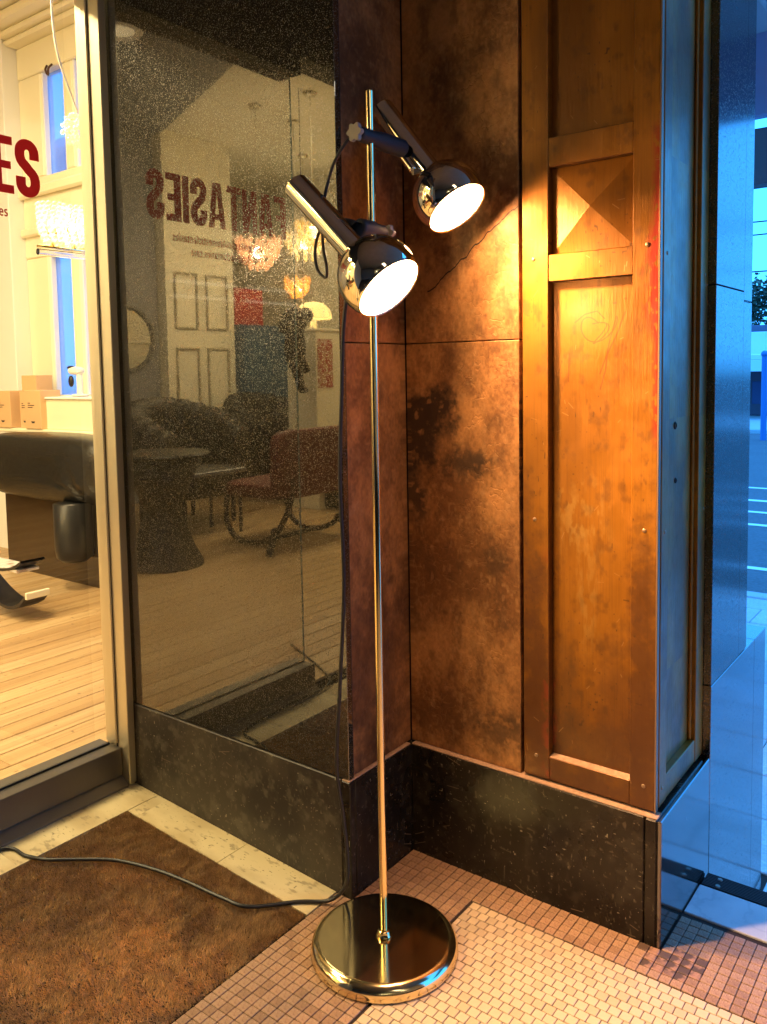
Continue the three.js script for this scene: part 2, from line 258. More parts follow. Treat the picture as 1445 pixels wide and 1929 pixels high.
const woods = [[1, 1, 1], [0.86, 0.8, 0.72], [1.06, 1.06, 1.04], [0.93, 0.9, 0.84]].map((c) => std({ map: tWood, color: C3(...c), roughness: 0.38 }));
const mCream = std({ color: C3(0.82, 0.76, 0.57), roughness: 0.55 }), mCreamFlat = std({ color: C3(0.76, 0.71, 0.55), roughness: 0.8 }), mWhite = std({ color: C3(0.8, 0.79, 0.76), roughness: 0.6 });
const tPlaster = span(tex(512, 512, (u, v) => mix3([0.62, 0.56, 0.40], [0.74, 0.68, 0.52], fbm(u * 6, v * 6, 95, 5, 6))), 2.2);
const mPlaster = std({ map: tPlaster, roughness: 0.85, bumpMap: tPatB, bumpScale: 0.002 });
const mGreyWall = std({ color: C3(0.19, 0.19, 0.20), roughness: 0.8 });
const mLeather = phy({ color: C3(0.011, 0.010, 0.009), roughness: 0.27, bumpMap: span(tex(512, 512, (u, v) => 0.6 * fbm(u * 50, v * 50, 96, 3, 50) + 0.4 * vn(u * 120, v * 120, 97, 120)), 0.4), bumpScale: 0.0015, ior: 1.5 });
const mGlossBrown = phy({ color: C3(0.035, 0.020, 0.010), roughness: 0.06, ior: 1.6 });
const mBlack = std({ color: C3(0.012, 0.012, 0.013), roughness: 0.35 }), mBlackMatt = std({ color: C3(0.018, 0.017, 0.02), roughness: 0.6 });
const mCord = std({ color: C3(0.012, 0.012, 0.014), roughness: 0.4 });
const mChrome = std({ color: C3(0.86, 0.78, 0.62), metalness: 1, roughness: 0.045 });
const mBrassPole = std({ color: C3(0.88, 0.70, 0.36), metalness: 1, roughness: 0.10 });
const tScr = (() => { const segs = []; for (let i = 0; i < 46; i++) { const x = rnd(), y = rnd(), a = rr(0, 6.3), l = rr(0.005, 0.10); segs.push([x, y, x + l * Math.cos(a), y + l * Math.sin(a)]); } return tex(512, 512, (u, v) => { let m = 0; for (const s of segs) { if (Math.abs(u - s[0]) < 0.13 && Math.abs(v - s[1]) < 0.13) m = Math.max(m, 0.6 * step(0.0014, 0.0003, sd2(u, v, s))); } return 0.16 + 0.5 * m + 0.18 * fbm(u * 9, v * 9, 98, 4, 9); }); })();
span(tScr, 0.3);
const mBase = std({ color: C3(0.80, 0.66, 0.38), metalness: 1, roughness: 0.5, roughnessMap: tScr });
const lampGlow = std({ color: C3(1, 0.9, 0.75), emissive: C3(1, 0.72, 0.38), emissiveIntensity: 9, roughness: 0.5 });
const mReflector = std({ color: C3(0.9, 0.88, 0.84), roughness: 0.6 });
const LAMPC = C3(1, 0.55, 0.25), SHOPC = C3(1, 0.79, 0.42);

// ================================================================ large structure
console.log('structure');
const SL = (x) => Math.max(0, -0.04 - x) * 0.0535;   // the floor rises gently to the shop
// --- mosaic floor of the entrance
{
  const fl = thing('mosaic_floor', null, null, [1, 0, 1], null, 'structure');
  mk('grout_bed', uvm(new THREE.BoxGeometry(3.36, 0.14, 6.15).translate(1.64, -0.0733, 2.938)), mGrout, fl);
  const P = 0.02045, S = 0.0192, T = 0.004;
  const tile = bb(-S / 2, S / 2, -T, 0, -S / 2, S / 2, 0.0009), tiles = { red: [], beige: [] }; const dirtyKinds = [0, 1, 2, 3, 4, 5].map((i) => { const g = tile.clone(), uv = g.attributes.uv; for (let q = 0; q < uv.count; q++) uv.setXY(q, uv.getX(q) + i * 0.0283, uv.getY(q) + i * 0.061); return g; }), dirty = () => dirtyKinds[Math.floor(rnd() * 6)];
  const X0 = -0.0395, nx = 132, z0 = -0.134;
  const inB = (x, z) => x > 0.21 && x < 2.45 && z > 0.0825 && z < 3.3;
  for (let i = 0; i < nx; i++) for (let j = 0; j < 160; j++) {
    const x = X0 + (i + 0.5) * P, z = z0 + (j + 0.5) * P + 0.0115;
    if (x < 0.575 && z < 0.004) continue;
    if (x < 0.002 && z < 0.228) continue;
    if (inB(x, z)) continue;
    tiles.red.push([x, z]);
  }
  const nrow = 120;
  for (let j = 0; j < nrow; j++) { const z = 0.0845 + (j + 0.5) * P, off = j % 2 ? P / 2 : 0; for (let i = 0; i < 109; i++) { const x = 0.2115 + (i + 0.5) * P + off; if (x + P / 2 < 2.45 + P) tiles.beige.push([x, z]); } if (off) tiles.beige.push([0.2115 + P / 4, z, 0.46]); }
  const F = V3(0, 0, -1).applyEuler(camera.rotation), inv = camera.matrixWorldInverse; camera.updateMatrixWorld(); camera.updateProjectionMatrix();
  const size = ([x, z]) => { const p = V3(x, 0, z).project(camera), d = V3(x, 0, z).sub(camera.position); return Math.abs(p.x) > 1.05 || Math.abs(p.y) > 1.05 || d.dot(F) < 0.05 ? 0 : 1 / d.lengthSq() * (d.y * -1) / d.length(); };
  for (const [k, name, ms] of [['red', 'red_tile', [mRedTile, mRedTileDark]], ['beige', 'beige_tile', [mBeige, mBeigeB]]]) {
    const list = tiles[k].map((t) => [...t.slice(0, 2), t[2] ?? 1, size(t)]).sort((a, b) => b[3] - a[3]);
    const put = (o, t) => { const ang = rr(-0.02, 0.02); o.position.set(t[0] - 1, rr(-0.0004, 0.0003), t[1] - 1); o.rotation.set(rr(-0.012, 0.012), ang, rr(-0.012, 0.012)); o.scale.set(t[2], 1, 1); };
    for (const t of list.slice(0, 300)) { const edge = k === 'red' && ((t[0] < 0.60 && t[1] < 0.03) || (Math.hypot(t[0] - 0.60, t[1] - 0.01) < 0.06)); const o = new THREE.Mesh(edge ? dirty(t) : tile, edge ? mRedTileDirty : ms[rnd() < 0.75 ? 0 : 1]); put(o, t); o.name = name; o.castShadow = o.receiveShadow = true; fl.add(o); }
    const rest = list.slice(300), im = new THREE.InstancedMesh(tile, ms[0], rest.length), d = new THREE.Object3D();
    rest.forEach((t, i) => { put(d, t); d.updateMatrix(); im.setMatrixAt(i, d.matrix); const q = rr(0.8, 1.05); im.setColorAt(i, C3(q, q * rr(0.97, 1.0), q * rr(0.94, 1))); });
    im.name = k + '_tile_field'; im.userData.kind = 'stuff'; im.castShadow = im.receiveShadow = true; fl.add(im);
  }
}
// sloping sheet from the mosaic up to the shop door
const ramp = (x0, x1, z0, z1, lift, t) => polys([[[x0, SL(x0) + lift, z0], [x0, SL(x0) + lift, z1], [x1, SL(x1) + lift, z1], [x1, SL(x1) + lift, z0]], [[x0, SL(x0) + lift - t, z0], [x0, SL(x0) + lift - t, z1], [x0, SL(x0) + lift, z1], [x0, SL(x0) + lift, z0]].reverse(), [[x1, SL(x1) + lift - t, z0], [x1, SL(x1) + lift - t, z1], [x1, SL(x1) + lift, z1], [x1, SL(x1) + lift, z0]], [[x0, SL(x0) + lift - t, z1], [x1, SL(x1) + lift - t, z1], [x1, SL(x1) + lift, z1], [x0, SL(x0) + lift, z1]], [[x0, SL(x0) + lift - t, z0], [x1, SL(x1) + lift - t, z0], [x1, SL(x1) + lift, z0], [x0, SL(x0) + lift, z0]].reverse()]);
{
  const pv = thing('stone_border', null, null, [-0.4, 0, 0.3], null, 'structure');
  mk('bed', ramp(-0.80, -0.041, 0.19, 6.0, -0.012, 0.09), mGrout, pv);
  for (const [a, b, c, d] of [[-0.745, -0.6385, 0.2245, 1.1], [-0.745, -0.6385, 1.103, 2.1], [-0.6365, -0.312, 0.2245, 0.317], [-0.3105, -0.0425, 0.2245, 0.317]]) mk('slab', ramp(a, b, c, d, 0, 0.02), mTrav, pv);
}
// marble threshold, gate track and the step to the footpath
{
  const th = thing('threshold', null, null, [1.6, 0, -0.2], null, 'structure');
  for (const [a, b] of [[0.5735, 1.46], [1.462, 2.35], [2.352, 3.3]]) mk('slab', bb(a, b, -0.12, 0.0005, -0.2465, -0.1375, 0.0015), mMarble, th);
  mk('riser', bb(0.5735, 3.3, -0.42, -0.012, -0.30, -0.2475, 0.002), mGraniteDull, th);
}
{
  const gt = thing('gate_track', 'black ribbed metal gate track set in the threshold', 'track', [1.9, 0, -0.27]);
  mk('bed', bb(0.5745, 3.3, -0.011, -0.0035, -0.299, -0.2475, 0.0005), mBlackMatt, gt);
  for (let i = 0; i < 9; i++) mk('rib', bb(0.576, 3.3, -0.0033, 0.0015, -0.2972 + i * 0.0054, -0.2938 + i * 0.0054, 0.0008), std({ color: C3(0.02, 0.02, 0.021), roughness: 0.5 }), gt);
  for (const [x, z] of [[0.605, -0.285], [0.607, -0.259], [1.3, -0.285], [1.302, -0.259]]) mk('screw', cyl([x, 0.0005, z], [x, 0.0028, z], 0.0055, 0.0045, 14), mSteel, gt);
}
// --- mat well with coir mat
{
  const mat = thing('coir_mat', 'brown bristly coir entrance mat sunk between pale stone slabs', 'mat', [-0.34, SL(-0.34), 0.8]);
  const x0 = -0.636, x1 = -0.0455, z0 = 0.319, z1 = 1.75;
  mk('backing', ramp(x0, x1, z0, z1, -0.006, 0.004), std({ color: C3(0.05, 0.027, 0.013), roughness: 1 }), mat);
  const blade = polys([[[-0.0008, 0, 0], [0.0008, 0, 0], [0.0003, 0.012, 0.0005]], [[0, 0, -0.0008], [0, 0, 0.0008], [0.0003, 0.012, 0.0005]]]);
  const N = 200000, im = new THREE.InstancedMesh(blade, std({ color: C3(0.76, 0.50, 0.24), roughness: 0.9, side: THREE.DoubleSide }), N), d = new THREE.Object3D();
  for (let i = 0; i < N; i++) {
    const x = rr(x0, x1), z = z0 + (z1 - z0) * Math.pow(rnd(), 1.5), n = fbm(x * 14, z * 14, 101, 4), n2 = fbm(x * 60, z * 45, 102, 3), la = fbm(x * 22, z * 16, 103, 3) * 12;
    const worn = step(0.62, 0.78, fbm(x * 3.2, z * 2.4, 104, 4));
    d.position.set(x + 0.34, SL(x) - 0.0065 - SL(-0.34), z - 0.8); d.rotation.set(0.5 * Math.cos(la) + rr(-0.45, 0.45), rr(0, 6.28), 0.5 * Math.sin(la) + rr(-0.45, 0.45));
    d.scale.set(rr(0.7, 1.5), rr(0.6, 0.95) * (0.8 + 0.3 * n) * (1 - 0.35 * worn), rr(0.7, 1.5)); d.updateMatrix(); im.setMatrixAt(i, d.matrix);
    const big = step(0.35, 0.62, fbm(x * 4.5 + 3, z * 3.2, 105, 4)), q = rr(0.6, 1.3) * (0.8 + 0.4 * n2) * (0.70 + 0.36 * big); im.setColorAt(i, C3(q * (1 - 0.15 * worn), q * (1 - 0.1 * worn), q * (0.9 + 0.3 * worn)));
  }
  im.name = 'bristles'; im.userData.kind = 'stuff'; im.castShadow = im.receiveShadow = true; mat.add(im);
}
// --- stone plinths
{
  const pw = thing('stone_plinth', 'black flecked stone plinth under the bronze panels', 'plinth', [0.28, 0, -0.1]);
  mk('slab', bb(0.0005, 0.5385, -0.02, 0.25, -0.30, 0, 0.0018), mPlinth, pw);
  mk('corner_slab', bb(0.5397, 0.5635, -0.02, 0.2495, -0.30, 0.0004, 0.003), mPlinth, pw);
  mk('polished_slab', bb(0.5637, 0.572, -0.14, 0.2493, -0.3165, 0.0002, 0.002), mPlinthWet, pw);
  mk('mortar_bead', bb(0.0, 0.5635, 0.2496, 0.2530, -0.029, -0.0016, 0.0012), mDust, pw);
  const pn = thing('stone_plinth', 'dark stone plinth of the narrow return behind the lamp pole', 'plinth', [-0.1, 0, 0.1]);
  mk('slab', bb(-0.3, -0.0003, -0.02, 0.25, -0.02, 0.2045, 0.0015), mPlinth, pn);
  mk('corner_slab', bb(-0.0235, 0.0003, -0.02, 0.2502, 0.2057, 0.2229, 0.002), mPlinth, pn);
  mk('mortar_bead', bb(-0.022, -0.0016, 0.2497, 0.2530, 0.0005, 0.2225, 0.0012), mDust, pn);
  const pg = thing('stone_plinth', 'grey weathered stone plinth below the polished granite beside the shop glass', 'plinth', [-0.38, 0, 0.15]);
  mk('slab', bb(-0.748, -0.0245, -0.02, 0.2517, 0.15, 0.2232, 0.002), mPlinthGrey, pg);
}
// --- polished granite wall
{
  const g = thing('granite_wall', 'polished black speckled granite wall mirroring the shop inside', 'wall', [-0.38, 0.25, 0.1]);
  mk('slab', bb(-0.745, -0.0042, 0.2535, 2.75, 0.2035, 0.2195, 0.0012), mGranite, g);
  mk('backing', bb(-0.78, -0.0265, 0.02, 2.75, -0.6, 0.2025, 0.0005), mDark, g);
}
// --- mottled bronze walls
{
  const w = thing('bronze_wall', 'mottled brown bronze wall with a dark stain beside the panelled casing', 'wall', [0.14, 0.25, -0.1]);
  mk('backing', bb(-0.02, 0.285, 0.2515, 2.75, -0.30, -0.03, 0.0005), mDark, w);
  mk('panel', bb(-0.0092, 0.2715, 0.2535, 1.1605, -0.029, -0.0145, 0.0012), mWide, w);
  mk('panel', bb(-0.0092, 0.2715, 1.1625, 2.75, -0.029, -0.0148, 0.0012), mWide, w);
  const n = thing('bronze_wall', 'narrow brown bronze return between the granite edge and the corner', 'wall', [-0.02, 0.25, 0.1]);
  mk('panel', bb(-0.026, -0.0105, 0.2535, 1.1605, -0.0135, 0.1985, 0.0012), mNarrow, n);
  mk('panel', bb(-0.026, -0.0108, 1.1625, 2.75, -0.0135, 0.1985, 0.0012), mNarrow, n);
  mk('edge_strip', bb(-0.026, -0.0070, 0.2535, 2.75, 0.1993, 0.2030, 0.0006), mDark, n);
}
// --- bronze panelled casing at the end of the wall
{
  const c = thing('bronze_casing', 'bronze panelled casing with a pyramid panel, lit orange by the lamp', 'casing', [0.42, 0.25, -0.15]);
  const zf = -0.0135, zr = -0.0305, xl = 0.2795, xr = 0.5555;
  mk('core', bb(0.276, 0.5375, 0.2535, 2.75, -0.30, -0.0335, 0.0005), mDark, c);
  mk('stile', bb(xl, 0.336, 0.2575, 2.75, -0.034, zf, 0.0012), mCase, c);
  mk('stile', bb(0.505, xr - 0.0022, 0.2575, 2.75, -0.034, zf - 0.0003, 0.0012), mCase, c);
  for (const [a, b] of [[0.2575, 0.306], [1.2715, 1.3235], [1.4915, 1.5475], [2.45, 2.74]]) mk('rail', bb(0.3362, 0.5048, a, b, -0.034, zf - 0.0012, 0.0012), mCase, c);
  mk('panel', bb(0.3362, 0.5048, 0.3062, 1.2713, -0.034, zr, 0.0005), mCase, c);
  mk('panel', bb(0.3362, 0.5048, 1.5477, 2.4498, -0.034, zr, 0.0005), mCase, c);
  { // pyramid panel
    const a = 0.3385, b = 0.5030, lo = 1.326, hi = 1.489, z0 = -0.0295, zt = -0.0165, m = [(a + b) / 2, (lo + hi) / 2, zt], q = [[a, lo, z0], [b, lo, z0], [b, hi, z0], [a, hi, z0]];
    const pyr = polys([[q[0], q[1], m], [q[1], q[2], m], [q[2], q[3], m], [q[3], q[0], m]]);
    { const p = pyr.attributes.position, uv = pyr.attributes.uv; for (let i = 0; i < p.count; i++) uv.setXY(i, p.getX(i), p.getY(i)); }
    mk('pyramid_panel', pyr, mCase, c);
    mk('pyramid_backing', bb(0.3362, 0.5048, 1.3237, 1.4913, -0.034, -0.0312, 0.0004), mCase, c);
  }
  mk('sill_lip', polys([[[0.3364, 0.3062, zf - 0.0025], [0.5046, 0.3062, zf - 0.0025], [0.5046, 0.3105, zr + 0.0003], [0.3364, 0.3105, zr + 0.0003]]]), mDust, c);
  for (const [x, y] of [[0.3045, 1.318], [0.5325, 1.323], [0.3055, 0.797], [0.5305, 0.797], [0.3075, 0.303], [0.5325, 0.303]]) { const s = mk('screw', place(new THREE.SphereGeometry(0.0042, 14, 8, 0, Math.PI * 2, 0, Math.PI / 2).scale(1, 0.45, 1), [x, y, zf + 0.0001], qTo([0, 0, 1])), mTrim, c); }
  // side that faces the street light
  mk('corner_trim', bb(xr - 0.0020, xr + 0.0014, 0.257, 2.75, -0.024, zf + 0.0014, 0.0006), mTrim, c);
  mk('side_stile', bb(0.5378, xr, 0.2572, 2.75, -0.0755, -0.0345, 0.0012), mSide, c);
  mk('side_stile', bb(0.5378, xr, 0.2572, 2.75, -0.3145, -0.2640, 0.0012), mSide, c);
  mk('side_rail', bb(0.5378, xr - 0.0012, 0.2572, 0.3055, -0.2637, -0.0757, 0.0012), mSide, c);
  mk('side_panel', bb(0.5378, 0.5405, 0.3057, 2.75, -0.2637, -0.0757, 0.0004), mSide, c);
  mk('side_bead', bb(0.5406, 0.5475, 0.3057, 2.75, -0.2637, -0.2560, 0.002), mSide, c);
  for (const [y, z] of [[1.31, -0.055], [0.79, -0.055], [0.29, -0.052], [1.29, -0.292], [0.80, -0.300]]) mk('screw', place(new THREE.SphereGeometry(0.004, 12, 8, 0, Math.PI * 2, 0, Math.PI / 2).scale(1, 0.45, 1), [xr + 0.0001, y, z], qTo([1, 0, 0])), mTrim, c);
  for (const [y, z, r] of [[0.985, -0.155, 0.006], [0.875, -0.160, 0.004]]) mk('old_bolt_hole', place(new THREE.TorusGeometry(r, 0.0018, 8, 18), [0.5408, y, z], new THREE.Quaternion().setFromEuler(new THREE.Euler(0, Math.PI / 2, 0))), mDark, c);
}
// --- granite street pillar
{
  const g = thing('granite_pillar', 'polished granite street pillar shining blue at the opening', 'pillar', [0.4, -0.32, -0.5]);
  mk('slab', bb(0.30, 0.5718, 1.2722, 2.75, -0.5445, -0.3172, 0.001), mGraniteStreet, g);
  mk('slab', bb(0.30, 0.5718, 0.4112, 1.2700, -0.5445, -0.3172, 0.001), mGraniteStreet, g);
  mk('edge_slab', bb(0.30, 0.5714, 1.2512, 2.75, -0.620, -0.5455, 0.0015), mGraniteStreet, g);
  mk('edge_slab', bb(0.30, 0.5714, 0.4112, 1.2490, -0.620, -0.5455, 0.0015), mGraniteStreet, g);
  mk('base_slab', bb(0.30, 0.5722, -0.40, 0.4092, -0.700, -0.3174, 0.001), mGraniteBase, g);
  mk('base_slab', bb(0.25, 0.5720, -0.40, 0.4092, -0.822, -0.7012, 0.001), mGraniteBase, g);
}
// --- walls and soffit of the entrance beyond the frame
{
  const mSoffit = std({ map: span(tex(256, 256, (u, v) => mix3([0.19, 0.18, 0.165], [0.24, 0.225, 0.205], fbm(u * 6, v * 6, 111, 4, 6))), 1.5), roughness: 0.6 });
  struct('entrance_ceiling', bb(-0.85, 3.45, 2.752, 2.9, -0.85, 6.2, 0.001), mSoffit);
  const ob = thing('entrance_wall', 'brown bronze back wall of the entrance, behind the viewer', 'wall', [1.3, 0, 6.1]); mk('panel', bb(-0.84, 3.44, -0.1, 2.75, 6.02, 6.16, 0.001), std({ color: C3(0.12, 0.11, 0.10), roughness: 0.6 }), ob);
  // lit display window across the entrance, mirrored in brass, granite and chrome
  const dw = thing('display_window', 'lit display window across the entrance, behind the viewer', 'window', [3.3, 0, 2]);
  mk('stall_riser', bb(3.25, 3.34, -0.1, 0.5, 0.2, 6.0, 0.002), mPlinth, dw);
  mk('head', bb(3.25, 3.34, 2.35, 2.75, 0.2, 6.0, 0.002), mBrass, dw);
  for (const z of [0.2, 1.65, 3.1, 4.55, 5.93]) mk('mullion', bb(3.26, 3.33, 0.501, 2.349, z, z + 0.06, 0.002), mBrass, dw);
  mk('back', bb(4.2, 4.26, -0.1, 2.75, 0.2, 6.0, 0.002), mCream, dw); mk('display_floor', bb(3.35, 4.2, 0.42, 0.5, 0.2, 6.0, 0.002), woods[0], dw); mk('display_ceiling', bb(3.35, 4.2, 2.36, 2.42, 0.2, 6.0, 0.002), mCream, dw);
  for (const z of [0.14, 6.0]) mk('side', bb(3.25, 4.26, -0.1, 2.75, z, z + 0.058, 0.002), mCream, dw);
  const mTube = std({ color: C3(1, 1, 0.9), emissive: C3(1, 0.93, 0.66), emissiveIntensity: 9 });
  for (const [x, y] of [[3.62, 1.85], [3.62, 1.99]]) { const b = thing('batten_light', y > 1.9 ? 'upper fluorescent tube light in the display window across the entrance' : 'lower fluorescent tube light in the display window across the entrance', 'light', [x, y, 4.85]);
    mk('housing', bb(x - 0.04, x + 0.04, y + 0.02, y + 0.05, 3.95, 5.75, 0.004), mWhite, b); mk('tube', cyl([x, y, 4.0], [x, y, 4.8], 0.013), mTube, b); mk('tube', cyl([x, y, 4.9], [x, y, 5.7], 0.013), mTube, b);
    mk('hanger', cyl([x + 0.03 * (y < 1.9), y + 0.05, 4.1], [x + 0.03 * (y < 1.9), 2.36, 4.1], 0.004), mSteel, b); mk('hanger', cyl([x + 0.03 * (y < 1.9), y + 0.05, 5.6], [x + 0.03 * (y < 1.9), 2.36, 5.6], 0.004), mSteel, b); }
  const al = new THREE.RectAreaLight(C3(1, 0.88, 0.68), 4.5, 0.5, 3.2); al.position.set(3.75, 2.34, 2.1); al.lookAt(3.3, 0.9, 2.1); scene.add(al);  // area light without a fixture, raised as neutral fill for the entrance
}

// ================================================================ the shop behind the glass
console.log('shop');
const FY = 0.06;   // shop floor
{
  const f = thing('shop_floor', null, null, [-3.5, 0, 2], null, 'structure');
  mk('subfloor', bb(-6.5, -0.79, -0.2, FY - 0.009, -1.25, 5.6, 0.001), mGrout, f);
  const w = 0.088; let col = 0; const geos = {};
  for (let x = -0.785; x > -6.4; x -= w, col++) {
    let z = -1.2 - rr(0, 1.6);
    while (z < 5.5) { const l = rr(1.7, 3.0), a = Math.max(z, -1.2), b = Math.min(z + l, 5.55); if (b - a > 0.05) mk('plank', bb(x - w + 0.0042, x, FY - 0.010, FY + rr(-0.0005, 0.0005), a + 0.0006, b - 0.0006, 0.0014).translate(0, 0, 0), woods[Math.floor(rnd() * 4)], f); z += l; }
  }
  for (const o of f.children) if (o.name === 'plank') { const uv = o.geometry.attributes.uv, ox = rnd(), oy = rnd() * 3; for (let i = 0; i < uv.count; i++) uv.setXY(i, uv.getX(i) + ox, uv.getY(i) + oy); }
}
struct('shop_ceiling', bb(-6.5, -0.79, 3.11, 3.3, -1.25, 5.6, 0.001), mCreamFlat);
{
  const b = thing('shop_wall', 'cream back wall of the shop seen reflected in the granite', 'wall', [-6.4, 0, 2]); mk('plaster', bb(-6.52, -6.4, -0.1, 3.108, -1.25, 5.6, 0.001), mPlaster, b);
  const s = thing('shop_wall', 'cream side wall deep in the shop behind the hanging lights', 'wall', [-3.5, 0, 5.5]); mk('plaster', bb(-6.4, -0.8, -0.1, 3.109, 5.48, 5.6, 0.001), mPlaster, s);
  const fr = thing('shop_wall', 'cream wall above and beyond the open doorway of the shop', 'wall', [-0.8, 0, 3]); mk('plaster', bb(-0.86, -0.79, -0.1, 3.108, 2.1, 6.1, 0.001), mPlaster, fr); mk('lintel', bb(-0.86, -0.79, 2.2, 3.107, 0.2, 2.099, 0.001), std({ color: C3(0.03, 0.026, 0.022), roughness: 0.5 }), fr);
  const gw = thing('partition', 'grey painted partition with a round mirror, reflected in the granite', 'partition', [-4.6, 0, 2.4]); mk('board', bb(-4.72, -4.6, FY, 3.108, 0.6, 3.36, 0.002), mGreyWall, gw);
  const cd = thing('panelled_cupboard', 'tall cream four-panelled cupboard front reflected in the granite', 'cupboard', [-4.5, FY, 3.75]);
  mk('board', bb(-4.62, -4.5, FY, 3.107, 3.372, 4.12, 0.002), mCream, cd);
  for (const [y0, y1] of [[1.49, 1.965], [0.45, 1.335]]) for (const [z0, z1] of [[3.45, 3.70], [3.79, 4.04]]) for (const g of [[y0, y0 + 0.02, z0, z1], [y1 - 0.02, y1, z0, z1], [y0 + 0.021, y1 - 0.021, z0, z0 + 0.02], [y0 + 0.021, y1 - 0.021, z1 - 0.02, z1]]) mk('panel_moulding', bb(-4.499, -4.478, g[0], g[1], g[2], g[3], 0.006), std({ color: C3(0.36, 0.31, 0.20), roughness: 0.6 }), cd);
}
// street-side window wall of the shop
{
  const w = thing('window_wall', 'cream timber window wall of the shop with blue evening panes', 'window', [-3, 0, -1.2]);
  const zb = -1.29, zf = -1.2, xs = [-3.37, -3.06, -2.75, -2.44, -2.13, -1.82], pw = 0.225;
  mk('pier', bb(-6.4, -3.602, -0.1, 3.108, -1.30, -1.11, 0.004), mWhite, w); mk('pier', bb(-1.4, -0.80, -0.1, 3.108, -1.30, -0.7, 0.004), mWhite, w);
  mk('apron', bb(-3.601, -1.401, -0.1, 0.80, -1.30, -1.12, 0.003), mCream, w);
  mk('sill', bb(-3.600, -1.401, 0.801, 0.825, -1.29, -0.93, 0.006), mCream, w);
  mk('sill_bracket', bb(-3.4, -1.5, 0.70, 0.80, -1.119, -1.05, 0.01), mCream, w);
  mk('bottom_rail', bb(-3.600, -1.401, 0.826, 1.0, zb, zf, 0.006), mCream, w); mk('transom', bb(-3.600, -1.401, 1.80, 2.25, zb, zf, 0.006), mCream, w); mk('top_rail', bb(-3.600, -1.401, 2.825, 3.0, zb, zf, 0.006), mCream, w);
  mk('transom_moulding', bb(-3.600, -1.401, 1.92, 1.97, zf + 0.001, -1.17, 0.01), mCream, w); mk('transom_moulding', bb(-3.600, -1.401, 2.14, 2.2, zf + 0.001, -1.165, 0.012), mCream, w);
  let px = -3.600;
  for (const x of [...xs, -1.401]) { mk('mullion', bb(px, x, 1.0005, 1.7995, zb + 0.002, zf - 0.004, 0.008), mCream, w); mk('mullion', bb(px, x, 2.2505, 2.8245, zb + 0.002, zf - 0.004, 0.008), mCream, w); px = x + pw; }
  const mMilk = phy({ color: C3(0.75, 0.86, 1), transmission: 0.92, roughness: 0.55, thickness: 0 });
  for (const x of xs) { mk('pane', bb(x - 0.004, x + pw + 0.004, 0.997, 1.803, -1.252, -1.248, 0.0005), mMilk, w); mk('pane', bb(x - 0.004, x + pw + 0.004, 2.247, 2.828, -1.252, -1.248, 0.0005), mMilk, w);
    for (const [y0, y1] of [[1.0, 1.8], [2.25, 2.825]]) { mk('bead', bb(x - 0.001, x + 0.014, y0 + 0.001, y1 - 0.001, -1.246, zf - 0.012, 0.003), mWhite, w); mk('bead', bb(x + pw - 0.014, x + pw + 0.001, y0 + 0.001, y1 - 0.001, -1.246, zf - 0.012, 0.003), mWhite, w); } }
  for (const [a, b, c, d] of [[3.0, 3.03, -1.29, -1.12], [3.031, 3.06, -1.29, -1.08], [3.061, 3.107, -1.29, -1.0]]) mk('cornice', bb(-3.600, -1.401, a, b, c, d, 0.012), mCream, w);
  // catch on the upper light
  mk('catch', tube([[-3.22, 2.83, -1.19], [-3.215, 2.80, -1.165], [-3.23, 2.77, -1.17], [-3.245, 2.80, -1.165], [-3.22, 2.815, -1.16]], 0.006, 30, 6), std({ color: C3(0.12, 0.06, 0.03), metalness: 0.6, roughness: 0.5 }), w);
}
